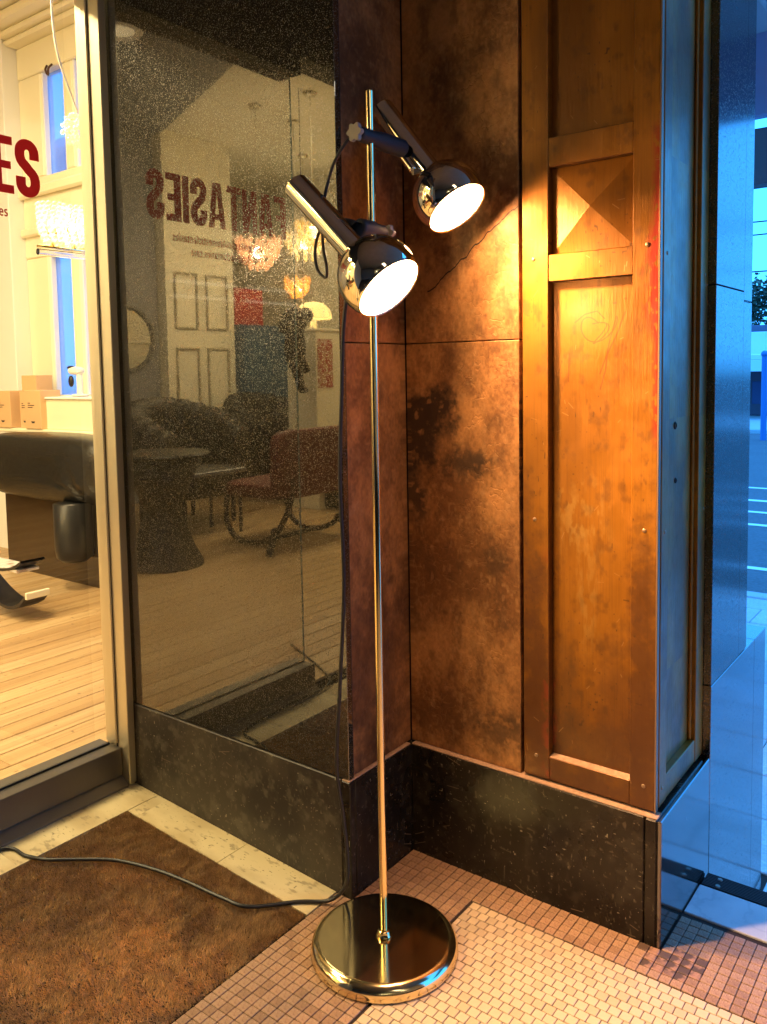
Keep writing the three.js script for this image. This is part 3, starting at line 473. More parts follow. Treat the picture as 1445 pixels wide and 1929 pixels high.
// shopfront: fixed glass light with lettering beside the open doorway
const GX = -0.80;
{
  const s = thing('glass_sidelight', 'fixed shopfront glass in a brass frame with red lettering', 'shopfront', [-0.79, 0.06, 0.6]);
  mk('jamb', bb(-0.816, -0.7250, 0.042, 2.06, 0.2236, 0.2445, 0.0015), mBrass, s);
  mk('jamb_fillet', bb(-0.776, -0.7690, 0.0425, 2.06, 0.2446, 0.2453, 0.0001), mDark, s);
  mk('stile', bb(-0.812, -0.7685, 0.1425, 2.04, 0.2458, 0.2515, 0.0012), mBrass, s);
  mk('glass_edge', bb(-0.8025, -0.7975, 0.136, 2.04, 0.9445, 0.9480, 0.0005), phy({ color: C3(0.25, 0.4, 0.33), roughness: 0.15 }), s);
  mk('bottom_rail', bb(-0.85, -0.7535, 0.0605, 0.1345, 0.2458, 0.950, 0.0018), mBronzeRail, s);
  mk('glazing_bead', bb(-0.804, -0.796, 0.1348, 0.1395, 0.2518, 0.9440, 0.001), mBlack, s);
  mk('head', bb(-0.85, -0.7535, 2.041, 2.20, 0.2458, 0.950, 0.0018), std({ color: C3(0.03, 0.026, 0.022), roughness: 0.5 }), s);
  mk('sill_plate', polys([[[-0.758, 0.0602, 0.2450], [-0.758, 0.0602, 0.955], [-0.729, 0.0415, 0.955], [-0.729, 0.0415, 0.2450]], [[-0.729, 0.0415, 0.2450], [-0.729, 0.0415, 0.955], [-0.729, 0.037, 0.955], [-0.729, 0.037, 0.2450]], [[-0.758, 0.0602, 0.955], [-0.758, 0.035, 0.955], [-0.729, 0.037, 0.955], [-0.729, 0.0415, 0.955]]]), mSteel, s);
  mk('glass', bb(GX - 0.0002, GX + 0.0002, 0.14, 2.042, 0.2512, 0.9444, 0.00005), mGlass, s);
  mk('door_jamb', bb(-0.86, -0.75, 0.04, 2.10, 2.03, 2.095, 0.002), mBrass, s);
  mk('door_head', bb(-0.86, -0.755, 2.101, 2.2, 0.951, 2.095, 0.002), std({ color: C3(0.03, 0.026, 0.022), roughness: 0.5 }), s);
  // lettering: heavy condensed capitals
  const H = 0.130, gl = {}, st = 0.185, sh = 0.15;
  const P = (pts, hole) => { const q = new THREE.Shape(pts.map((p) => new THREE.Vector2(...p))); if (hole) q.holes.push(new THREE.Path(hole.map((p) => new THREE.Vector2(...p)))); return q; };
  gl.F = [0.40, P([[0, 0], [st, 0], [st, 0.42], [0.35, 0.42], [0.35, 0.555], [st, 0.555], [st, 1 - sh], [0.4, 1 - sh], [0.4, 1], [0, 1]])];
  gl.E = [0.40, P([[0, 0], [0.4, 0], [0.4, sh], [st, sh], [st, 0.43], [0.36, 0.43], [0.36, 0.565], [st, 0.565], [st, 1 - sh], [0.4, 1 - sh], [0.4, 1], [0, 1]])];
  gl.I = [0.17, P([[0, 0], [0.17, 0], [0.17, 1], [0, 1]])];
  gl.T = [0.44, P([[0.14, 0], [0.30, 0], [0.30, 1 - sh], [0.44, 1 - sh], [0.44, 1], [0, 1], [0, 1 - sh], [0.14, 1 - sh]])];
  gl.N = [0.46, P([[0, 0], [0.145, 0], [0.145, 0.52], [0.30, 0], [0.46, 0], [0.46, 1], [0.315, 1], [0.315, 0.50], [0.165, 1], [0, 1]])];
  gl.A = [0.50, P([[0, 0], [0.155, 0], [0.175, 0.18], [0.325, 0.18], [0.345, 0], [0.5, 0], [0.37, 1], [0.13, 1]], [[0.19, 0.31], [0.31, 0.31], [0.25, 0.80]])];
  { const cl = [], w = 0.46, m = w / 2, r = m - st / 2; const arc = (cx, cy, rx, ry, a0, a1, n) => { for (let i = 0; i <= n; i++) { const a = a0 + (a1 - a0) * i / n; cl.push([cx + rx * Math.cos(a), cy + ry * Math.sin(a)]); } };
    cl.push([w - st / 2, 0.66]); arc(m, 0.78, r, 0.145, 0, Math.PI, 14); cl.push([st / 2, 0.70]); cl.push([st / 2 + 0.03, 0.61], [m - 0.03, 0.535], [m + 0.03, 0.465], [w - st / 2 - 0.03, 0.39], [w - st / 2, 0.30]); arc(m, 0.22, r, 0.145, 0, -Math.PI, 14); cl.push([st / 2, 0.34]);
    const cv = new THREE.CatmullRomCurve3(cl.map((p) => V3(p[0], p[1], 0)), false, 'centripetal'), L = [], R = [], n = 90;
    for (let i = 0; i <= n; i++) { const t = i / n, p = cv.getPoint(t), d = cv.getTangent(t); L.push([p.x - d.y * st / 2, p.y + d.x * st / 2]); R.push([p.x + d.y * st / 2, p.y - d.x * st / 2]); }
    gl.S = [w, P([...L, ...R.reverse()])]; }
  let adv = 0; const word = 'FANTASIES', gap = 0.045, tot = [...word].reduce((a, k) => a + gl[k][0] + gap, -gap), sc = (0.912 - 0.373) / tot;
  for (const k of word) { const g = new THREE.ExtrudeGeometry(gl[k][1], { depth: 0.0004, bevelEnabled: false, curveSegments: 6 }); g.scale(sc, H, 1); g.translate(adv * sc, 0, 0); g.rotateY(Math.PI / 2); g.translate(GX + 0.0006, 1.528, 0.912); mk('letter', g, mVinyl, s); adv += gl[k][0] + gap; }
  const font = await new FontLoader().loadAsync('fonts/droid/droid_sans_bold.typeface.json');
  for (const [txt, y, z0, z1, size] of [['instagram.com/domesticfantasies', 1.474, 0.808, 0.457, 0.022], ['domesticfantasies.com', 1.438, 0.753, 0.522, 0.022]]) {
    const g = new TextGeometry(txt, { font, size, depth: 0.0004, curveSegments: 3, bevelEnabled: false }); g.computeBoundingBox(); const w = g.boundingBox.max.x; g.scale((z0 - z1) / w, 1, 1); g.rotateY(Math.PI / 2); g.translate(GX + 0.0006, y, z0); mk('lettering', g, mVinyl, s);
  }
}
// ---- shop lights
const glassBead = phy({ color: C3(1, 0.92, 0.72), transmission: 0.6, roughness: 0.25, thickness: 0, emissive: C3(1, 0.72, 0.32), emissiveIntensity: 0.9 });
function point(parent, x, y, z, I, color = SHOPC, r = 2) { const l = new THREE.PointLight(color, I); l.castShadow = true; l.shadow.radius = r; const b = parent.userData.base; l.position.set(x - b[0], y - b[1], z - b[2]); parent.add(l); return l; }
function chandelier(x, y, z, R, layers, label, beadColor, I, cut = 3.108) {
  const c = thing('chandelier', label, 'chandelier', [x, y, z], 'glass chandeliers hanging in the shop'), m = phy({ color: beadColor, transmission: 0.5, roughness: 0.3, thickness: 0, emissive: beadColor, emissiveIntensity: 0.55 });
  mk('canopy', lathe([[0.001, cut - 0.03], [0.04, cut - 0.028], [0.05, cut - 0.003], [0.001, cut - 0.003]], 20).translate(x, 0, z), mBrass, c);
  mk('chain', cyl([x, y + R, z], [x, cut - 0.02, z], 0.004, 0.004, 6), mBrass, c); mk('frame', new THREE.TorusGeometry(R * 0.8, 0.006, 6, 24).rotateX(Math.PI / 2).translate(x, y + R * 0.5, z), mBrass, c);
  const g = []; for (let l = 0; l < layers; l++) { const t = l / (layers - 1), r = R * (0.95 - 0.55 * t * t), n = Math.max(6, Math.round(r * 70)); for (let i = 0; i < n; i++) { const a = i / n * 6.283 + l * 0.3; g.push(new THREE.IcosahedronGeometry(0.024, 1).scale(0.75, 1.5, 0.75).translate(x + r * Math.cos(a), y + R * 0.5 - t * R * 1.1, z + r * Math.sin(a))); } }
  mk('glass_drops', mergeGeometries(g), m, c); mk('bulb', new THREE.SphereGeometry(0.035, 14, 10).translate(x, y, z), lampGlow, c); point(c, x, y, z, I, SHOPC, 2);
}
chandelier(-3.5, 2.02, 3.46, 0.17, 6, 'pink glass petal chandelier with one bright bulb, reflected in the granite', C3(1, 0.70, 0.48), 3);
chandelier(-3.55, 1.80, 3.93, 0.10, 6, 'small amber glass lantern chandelier above the figure, reflected in the granite', C3(1, 0.66, 0.22), 1.0);
chandelier(-4.2, 2.3, 4.75, 0.2, 5, 'clear glass chandelier near the granite edge, reflected', C3(1, 0.86, 0.5), 3);
chandelier(-3.0, 2.12, 3.52, 0.12, 5, 'yellow glass chandelier beside the lamp handle, reflected in the granite', C3(1, 0.8, 0.35), 1.0);
// front pair of bead-glass lamps on a brass bar, seen through the glass
{
  const x = -1.5, c = thing('bead_glass_lamp', 'glowing bead-glass lamp with two cups on a brass bar behind the glass', 'lamp', [x, 1.55, -0.12]);
  const m = phy({ color: C3(1, 0.95, 0.82), transmission: 0.5, roughness: 0.2, thickness: 0, emissive: C3(1, 0.82, 0.5), emissiveIntensity: 0.05 }), dim = std({ color: C3(1, 0.95, 0.85), emissive: C3(1, 0.8, 0.5), emissiveIntensity: 3 });
  mk('bar', bb(x - 0.008, x + 0.008, 1.530, 1.538, -0.42, -0.03, 0.002), mBrassPole, c); mk('glass_rod', cyl([x, 1.515, -0.42], [x, 1.515, -0.03], 0.011, 0.011, 12), phy({ color: C3(1, 1, 1), transmission: 1, roughness: 0.1, thickness: 0.01, ior: 1.5 }), c);
  for (const z of [-0.085, -0.165, -0.245]) { const g = []; for (let l = 0; l < 9; l++) { const r = 0.014 + 0.028 * Math.sin(Math.min(1, 0.2 + l * 0.16) * 1.57), n = 6 + l; for (let i = 0; i < n; i++) { const a = i / n * 6.283 + l * 0.26; g.push(new THREE.IcosahedronGeometry(0.0088, 1).translate(x + r * Math.cos(a), 1.550 + l * 0.0152, z + r * Math.sin(a))); } }
    mk('bead_cup', mergeGeometries(g), m, c); mk('bulb', new THREE.SphereGeometry(0.014, 12, 8).translate(x, 1.61, z), dim, c); mk('cup_stem', cyl([x, 1.537, z], [x, 1.552, z], 0.008), mBrassPole, c); point(c, x, 1.61, z, 0.03, SHOPC, 0.6); }
  // chain and wire up to the ceiling
  const links = []; for (let i = 0; i < 36; i++) links.push(new THREE.TorusGeometry(0.011, 0.0022, 5, 10).scale(0.6, 1.4, 1).rotateY(i % 2 ? 1.2 : -0.4).translate(x, 2.02 + i * 0.03, -0.215));
  mk('chain', mergeGeometries(links), mSteel, c); mk('stem', cyl([x, 1.538, -0.215], [x, 2.02, -0.215], 0.006, 0.006, 8), mBrassPole, c); mk('wire', tube([[x, 3.1, -0.215], [x, 2.75, -0.21], [x, 2.45, -0.13], [x, 2.2, -0.13], [x, 2.0, -0.20]], 0.0035, 40, 6), mWhite, c);
  const g = []; for (let i = 0; i < 170; i++) { const u = rr(-1, 1), a = rr(0, 6.283), r = 0.058 * rr(0.7, 1), s = Math.sqrt(1 - u * u); g.push(new THREE.IcosahedronGeometry(0.0075, 0).translate(x + r * s * Math.cos(a), 1.94 + r * u, -0.205 + r * s * Math.sin(a))); }
  mk('bead_ball', mergeGeometries(g), glassBead, c);
}
// ceiling panels added out of view to brighten the shop
for (const [x, z, I, label] of [[-1.9, 0.3, 72, 'added unseen ceiling panel lighting the shop nearest the glass'], [-2.25, 1.7, 68, 'added unseen ceiling panel over the hourglass table'], [-2.3, 3.3, 60, 'added unseen ceiling panel over the red chair'], [-2.4, 4.8, 50, 'added unseen ceiling panel farthest from the street']]) {
  const p = thing('added_ceiling_light', label, 'light', [x, 3.09, z], 'added unseen ceiling panels lighting the shop'); mk('frame', bb(x - 0.34, x + 0.34, 3.07, 3.109, z - 0.34, z + 0.34, 0.004), mWhite, p);
  mk('diffuser', bb(x - 0.31, x + 0.31, 3.064, 3.0695, z - 0.31, z + 0.31, 0.001), std({ color: C3(1, 1, 1), emissive: SHOPC, emissiveIntensity: 2.5 }), p);
  const l = new THREE.RectAreaLight(SHOPC, I, 0.62, 0.62); l.position.set(x, 3.062, z); l.lookAt(x, 0, z); scene.add(l);
}
{
  const x = -3.04, z = 1.95, d = thing('recessed_downlight', 'round pale recessed downlight in the grey ceiling, reflected top left in the granite', 'light', [x, 3.05, z]);
  mk('trim_ring', lathe([[0.085, 3.060], [0.125, 3.052], [0.13, 3.060], [0.125, 3.068], [0.085, 3.068]], 40).translate(x, 0, z), mWhite, d); mk('lens', lathe([[0.001, 3.062], [0.086, 3.062], [0.086, 3.066], [0.001, 3.066]], 32).translate(x, 0, z), std({ color: C3(0.9, 0.85, 0.7), emissive: SHOPC, emissiveIntensity: 1.4 }), d);
}
struct('ceiling_bulkhead', polys([[[-4.6, 3.07, 0.6], [-2.66, 3.07, 0.6], [-2.66, 3.07, 2.62], [-4.6, 3.07, 3.42]].reverse(), [[-4.6, 3.07, 3.42], [-2.66, 3.07, 2.62], [-2.66, 3.11, 2.62], [-4.6, 3.11, 3.42]], [[-2.66, 3.07, 2.62], [-2.66, 3.07, 0.6], [-2.66, 3.11, 0.6], [-2.66, 3.11, 2.62]]]), mGreyWall);
// ---- furniture seen directly through the glass
{
  const s = thing('lounge_chair', 'black leather lounge chair on a glossy brown base behind the glass', 'chair', [-2.95, FY, -0.9]);
  mk('side_panel', bb(-3.33, -2.36, FY, 0.485, -0.875, -0.855, 0.002), mGlossBrown, s); mk('side_panel', bb(-3.33, -2.36, FY, 0.485, -1.04, -1.02, 0.002), mGlossBrown, s);
  { const g = cushion(-2.89, 0.645, -0.90, 0.54, 0.17, 0.14, 0.42), p = g.attributes.position; g.deleteAttribute('normal');
    for (let i = 0; i < p.count; i++) { const x = p.getX(i), y = p.getY(i), z = p.getZ(i), low = clamp((0.70 - y) / 0.2), fold = Math.abs(fbm((x + 3.6) * 9 + (y - 0.6) * 7, (y + z) * 3, 123, 3) - 0.5), k = -0.018 * step(0.07, 0.0, fold) * low + 0.012 * (fbm(x * 5, y * 8 + z * 6, 124, 3) - 0.5); p.setXYZ(i, x, y + k * 0.7, z + k * 1.2); }
    g.computeVertexNormals(); mk('arm_cushion', g, mLeather, s); }
  mk('back_cushion', cushion(-2.10, 0.63, -0.96, 0.27, 0.21, 0.13, 0.45, 0.05, 5, 122), mLeather, s);
  mk('foot', lathe([[0.001, 0.205], [0.06, 0.205], [0.085, 0.225], [0.092, 0.27], [0.092, 0.49], [0.001, 0.49]], 28).translate(-2.56, 0, -0.78), mBlack, s);
}
{
  const x0 = -2.42, z = -0.38, m = thing('magazine_rack', 'black bent-wood magazine rack holding a pale magazine', 'rack', [-2.4, FY, -0.38]);
  const shell = (pts, w, t) => { const out = []; for (let i = 0; i + 1 < pts.length; i++) { const [a, b] = pts[i], [c, d] = pts[i + 1], l = Math.hypot(c - a, d - b), nx = -(d - b) / l * t, ny = (c - a) / l * t; for (const [u, v] of [[0, 0]]) out.push(polys([[[a, b, z - w], [c, d, z - w], [c, d, z + w], [a, b, z + w]], [[a + nx, b + ny, z - w], [a + nx, b + ny, z + w], [c + nx, d + ny, z + w], [c + nx, d + ny, z - w]], [[a, b, z + w], [c, d, z + w], [c + nx, d + ny, z + w], [a + nx, b + ny, z + w]], [[a, b, z - w], [a + nx, b + ny, z - w], [c + nx, d + ny, z - w], [c, d, z - w]]])); } return mergeGeometries(out); };
  const lower = [], upper = []; for (let i = 0; i <= 12; i++) { const t = i / 12; lower.push([-2.78 + 0.56 * t, 0.072 + 0.22 * (1 - t) ** 2 + 0.10 * Math.pow(t, 6)]); upper.push([-2.78 + 0.54 * t, 0.235 + 0.02 * Math.sin(t * 3) + 0.08 * Math.pow(t, 5)]); }
  mk('lower_tray', shell(lower, 0.055, 0.012), mBlack, m); mk('upper_tray', shell(upper, 0.055, 0.012), mBlack, m); mk('lower_end', bb(-2.225, -2.212, 0.165, 0.195, z - 0.055, z + 0.055, 0.003), mCream, m); mk('spacer', bb(-2.76, -2.72, 0.07, 0.24, z - 0.05, z + 0.05, 0.004), mBlack, m);
  single('magazine', bb(-2.72, -2.28, 0.270, 0.283, z - 0.05, z + 0.05, 0.002), std({ map: span(tex(128, 128, (u, v) => mix3([0.7, 0.66, 0.62], [0.36, 0.24, 0.2], step(0.5, 0.7, fbm(u * 7, v * 7, 131, 4)))), 0.3), roughness: 0.4 }), 'pale printed magazine lying on the black rack', 'magazine');
}
{ // cartons on the window sill
  const kraft = std({ color: C3(0.66, 0.42, 0.22), roughness: 0.7 }), ink = std({ color: C3(0.03, 0.025, 0.02), roughness: 0.8 });
  const spots = [[-3.44, -0.985, 0.165, 0.205, 0.12, 'peach boxed carton at the left end of the sill row'], [-3.33, -1.075, 0.15, 0.29, 0.1, 'peach carton standing highest behind the sill row'], [-3.27, -1.01, 0.10, 0.20, 0.1, 'narrow peach carton half hidden in the middle of the sill row'], [-3.13, -0.985, 0.155, 0.208, 0.12, 'peach boxed carton at the right end of the sill row']];
  for (const [x, z, w, h, d, label] of spots) { const c = thing('carton', label, 'box', [x, 0.826, z], 'peach cartons on the window sill'); mk('box', bb(x - w / 2, x + w / 2, 0.826, 0.826 + h, z - d / 2, z + d / 2, 0.002), kraft, c); for (let i = 0; i < 3; i++) mk('print_line', bb(x - w * 0.3, x - w * 0.3 + w * [0.16, 0.42, 0.3][i], 0.826 + h * (0.66 - i * 0.055), 0.826 + h * (0.68 - i * 0.055), z + d / 2 + 0.0002, z + d / 2 + 0.0008, 0.0001), ink, c); mk('print_emblem', polys([[[x - 0.02, 0.826 + h * 0.2, z + d / 2 + 0.0008], [x + 0.02, 0.826 + h * 0.2, z + d / 2 + 0.0008], [x + 0.012, 0.826 + h * 0.15, z + d / 2 + 0.0008], [x - 0.012, 0.826 + h * 0.15, z + d / 2 + 0.0008]]]), ink, c); }
  const p = thing('sill_box', 'low cream display block on the window sill beside the cartons', 'block', [-2.9, 0.826, -1.03]); mk('block', bb(-3.06, -2.55, 0.826, 0.985, -1.1, -0.96, 0.003), mCream, p); mk('top', bb(-3.075, -2.54, 0.986, 0.998, -1.11, -0.95, 0.003), mWhite, p);
  const o = thing('desk_lamp', 'small white and black desk lamp on the cream block by the brass frame', 'lamp', [-2.84, 1.0, -1.03]); mk('base', lathe([[0.001, 1.0], [0.04, 1.0], [0.04, 1.012], [0.001, 1.014]], 24).translate(-2.84, 0, -1.03), mWhite, o); mk('stem', cyl([-2.84, 1.01, -1.03], [-2.84, 1.12, -1.03], 0.014), mWhite, o); mk('shade', cushion(-2.87, 1.135, -1.03, 0.055, 0.022, 0.03, 0.8), mWhite, o); mk('leaf_shade', cushion(-2.905, 1.08, -1.02, 0.018, 0.03, 0.012, 0.9), mBlack, o); mk('leaf_shade', cushion(-2.90, 1.152, -1.02, 0.03, 0.010, 0.015, 0.9), mBlack, o);
}
// ---- things that only the granite mirrors
{
  const x = -2.62, z = 1.80; const t = thing('side_table', 'black hourglass side table reflected low in the granite', 'table', [x, FY, z]);
  mk('body', lathe([[0.001, 0.061], [0.215, 0.061], [0.215, 0.075], [0.17, 0.16], [0.105, 0.33], [0.10, 0.39], [0.15, 0.5], [0.225, 0.66], [0.001, 0.66]], 40).translate(x, 0, z), mBlack, t); mk('top', lathe([[0.001, 0.661], [0.26, 0.661], [0.262, 0.685], [0.001, 0.688]], 40).translate(x, 0, z), mBlack, t);
}
{
  const c = thing('cantilever_chair', 'dark red chair on a black tubular cantilever frame, reflected in the granite', 'chair', [-2.45, FY, 2.75]), red = std({ color: C3(0.11, 0.014, 0.010), roughness: 0.55 });
  mk('backrest', cushion(-2.25, 0.575, 2.66, 0.045, 0.20, 0.37, 0.3), red, c); mk('seat', cushion(-2.52, 0.41, 2.66, 0.25, 0.05, 0.32, 0.35), red, c);
  for (const z of [2.40, 2.95]) mk('frame', tube([[-2.21, 0.50, z], [-2.22, 0.38, z], [-2.28, 0.25, z], [-2.38, 0.14, z], [-2.52, 0.09, z], [-2.68, 0.10, z], [-2.77, 0.2, z], [-2.76, 0.38, z]], 0.018, 60, 8), mBlack, c);
  mk('foot', cyl([-2.25, 0.082, 2.24], [-2.36, 0.18, 2.40], 0.022), mBlack, c); mk('foot', cyl([-2.25, 0.082, 3.1], [-2.36, 0.18, 2.95], 0.022), mBlack, c); mk('crossbar', cyl([-2.52, 0.09, 2.40], [-2.52, 0.09, 2.95], 0.014), mBlack, c);
}
for (const [x, z, label] of [[-3.55, 2.75, 'black tub armchair in front of the grey partition, reflected'], [-3.95, 4.05, 'black tub armchair in front of the teal cabinet, reflected']]) {
  const c = thing('tub_armchair', label, 'chair', [x, FY, z], 'black tub armchairs in the shop');
  mk('seat', cushion(x + 0.05, 0.36, z, 0.30, 0.10, 0.30, 0.4), mLeather, c);
  const g = []; for (let i = 0; i < 15; i++) { const a = 1.1 + i / 14 * 4.1; g.push(cushion(x + 0.34 * Math.cos(a), 0.52 + 0.14 * Math.sin((i / 14) * 3.14), z + 0.36 * Math.sin(a), 0.09, 0.22 + 0.07 * Math.sin((i / 14) * 3.14), 0.10, 0.6)); }
  mk('back_shell', mergeGeometries(g), mLeather, c);
  for (const [a, b] of [[0.22, 0.22], [0.22, -0.22], [-0.22, 0.22], [-0.22, -0.22]]) mk('leg', cyl([x + a, FY, z + b], [x + a, 0.30, z + b], 0.016), mBlack, c);
}
{
  const s = thing('sofa', 'low dark sofa behind the red chair, reflected by the granite edge', 'sofa', [-3.3, FY, 4.6]); mk('seat', cushion(-3.15, 0.33, 4.5, 0.35, 0.17, 0.9, 0.35), mLeather, s); mk('backrest', cushion(-3.5, 0.62, 4.5, 0.12, 0.27, 0.9, 0.4), mLeather, s); mk('base', bb(-3.55, -2.85, FY, 0.18, 3.7, 5.3, 0.01), mBlack, s);
  const rt = thing('low_table', 'low dark coffee table with pale top in front of the armchairs, reflected', 'table', [-3.1, FY, 2.55]); mk('top', bb(-3.3, -2.95, 0.46, 0.49, 2.1, 2.75, 0.006), std({ color: C3(0.16, 0.15, 0.14), roughness: 0.25 }), rt); for (const [a, b] of [[-3.27, 2.14], [-2.98, 2.14], [-3.27, 2.71], [-2.98, 2.71]]) mk('leg', cyl([a, FY, b], [a, 0.46, b], 0.012), mBlack, rt);
  const t = thing('cabinet', 'tall teal painted cabinet deep in the shop, reflected in the granite', 'cabinet', [-4.5, FY, 4.5]), teal = std({ color: C3(0.035, 0.095, 0.17), roughness: 0.6 }); mk('carcass', bb(-4.9, -4.45, FY, 1.55, 4.14, 4.92, 0.004), teal, t); mk('door', bb(-4.448, -4.43, 0.1, 1.53, 4.16, 4.527, 0.004), teal, t); mk('door', bb(-4.448, -4.43, 0.1, 1.53, 4.533, 4.90, 0.004), teal, t);
  const p = thing('picture', 'red picture in a thin frame standing on the teal cabinet', 'picture', [-4.7, 1.551, 4.46]); mk('print', bb(-4.68, -4.66, 1.556, 1.90, 4.28, 4.64, 0.002), std({ color: C3(0.42, 0.02, 0.015), roughness: 0.5 }), p); mk('frame', bb(-4.70, -4.681, 1.551, 1.91, 4.27, 4.65, 0.003), mBlack, p);
  const cc = thing('cabinet', 'cream cabinet under the mushroom lamp, reflected in the granite', 'cabinet', [-3.4, FY, 3.9]); mk('carcass', bb(-3.40, -3.1, FY, 1.42, 3.63, 4.35, 0.004), mCream, cc); mk('top', bb(-3.41, -3.09, 1.421, 1.44, 3.62, 4.36, 0.003), mCream, cc);
  const po = thing('poster', 'small red patterned poster on the cream cabinet front', 'poster', [-3.09, 0.95, 3.6]); mk('sheet', bb(-3.098, -3.094, 0.99, 1.36, 3.645, 3.82, 0.001), std({ map: span(tex(64, 64, (u, v) => mix3([0.40, 0.07, 0.05], [0.5, 0.32, 0.2], step(0.45, 0.6, fbm(u * 12, v * 12, 141, 3)))), 0.3), roughness: 0.6 }), po);
  const l = thing('mushroom_lamp', 'cream dome mushroom lamp glowing on the cream cabinet, reflected', 'lamp', [-3.25, 1.441, 3.78]);
  mk('shade', lathe([[0.001, 1.655], [0.08, 1.64], [0.13, 1.595], [0.15, 1.52], [0.145, 1.518], [0.125, 1.59], [0.075, 1.632], [0.001, 1.647]], 32).translate(-3.25, 0, 3.78), phy({ color: C3(1, 0.9, 0.6), roughness: 0.9, transmission: 0.5, thickness: 0, side: THREE.DoubleSide, emissive: C3(1, 0.72, 0.3), emissiveIntensity: 0.25 }), l); mk('stem', cyl([-3.25, 1.441, 3.78], [-3.25, 1.52, 3.78], 0.03, 0.02), mCream, l); mk('bulb', new THREE.SphereGeometry(0.02, 12, 8).translate(-3.25, 1.55, 3.78), lampGlow, l); point(l, -3.25, 1.55, 3.78, 0.35, SHOPC, 0.8);
  const mi = thing('round_mirror', 'round black-framed mirror on the grey partition, reflected in the granite', 'mirror', [-4.59, 1.1, 3.02]), q = new THREE.Quaternion().setFromEuler(new THREE.Euler(0, Math.PI / 2, 0)); mk('glass', place(new THREE.CylinderGeometry(0.25, 0.25, 0.01, 40).rotateX(Math.PI / 2), [-4.59, 1.40, 3.03], q), std({ color: C3(0.9, 0.9, 0.92), metalness: 1, roughness: 0.02 }), mi); mk('frame', place(new THREE.TorusGeometry(0.255, 0.02, 10, 48), [-4.585, 1.40, 3.03], q), mBlack, mi);
  // dark carved figure hanging on a cord
  const h = thing('hanging_figure', 'dark carved figure hanging by its arms among the lamps, reflected', 'figure', [-3.0, 0.95, 3.3]);
  const parts = [cushion(-3, 1.48, 3.30, 0.095, 0.095, 0.095, 1), cushion(-3, 1.43, 3.20, 0.045, 0.05, 0.05, 1), cushion(-3, 1.52, 3.42, 0.055, 0.055, 0.055, 1), cushion(-3, 1.28, 3.30, 0.075, 0.16, 0.075, 0.9), cyl([-3, 1.2, 3.34], [-3, 1.12, 3.42], 0.04, 0.03), cyl([-3, 1.2, 3.29], [-3, 1.07, 3.33], 0.045, 0.035), cyl([-3, 1.07, 3.33], [-3, 0.985, 3.36], 0.035, 0.028), cushion(-3, 0.98, 3.375, 0.03, 0.022, 0.04, 0.9), cyl([-3, 1.40, 3.36], [-3, 1.53, 3.40], 0.028, 0.024)].map((g) => { const q = g.index ? g.toNonIndexed() : g; q.deleteAttribute('uv'); return q; });
  mk('body', mergeGeometries(parts), std({ color: C3(0.03, 0.02, 0.014), roughness: 0.5 }), h); mk('cord', cyl([-3, 1.53, 3.40], [-3, 3.108, 3.40], 0.003, 0.003, 6), mBlack, h);
}
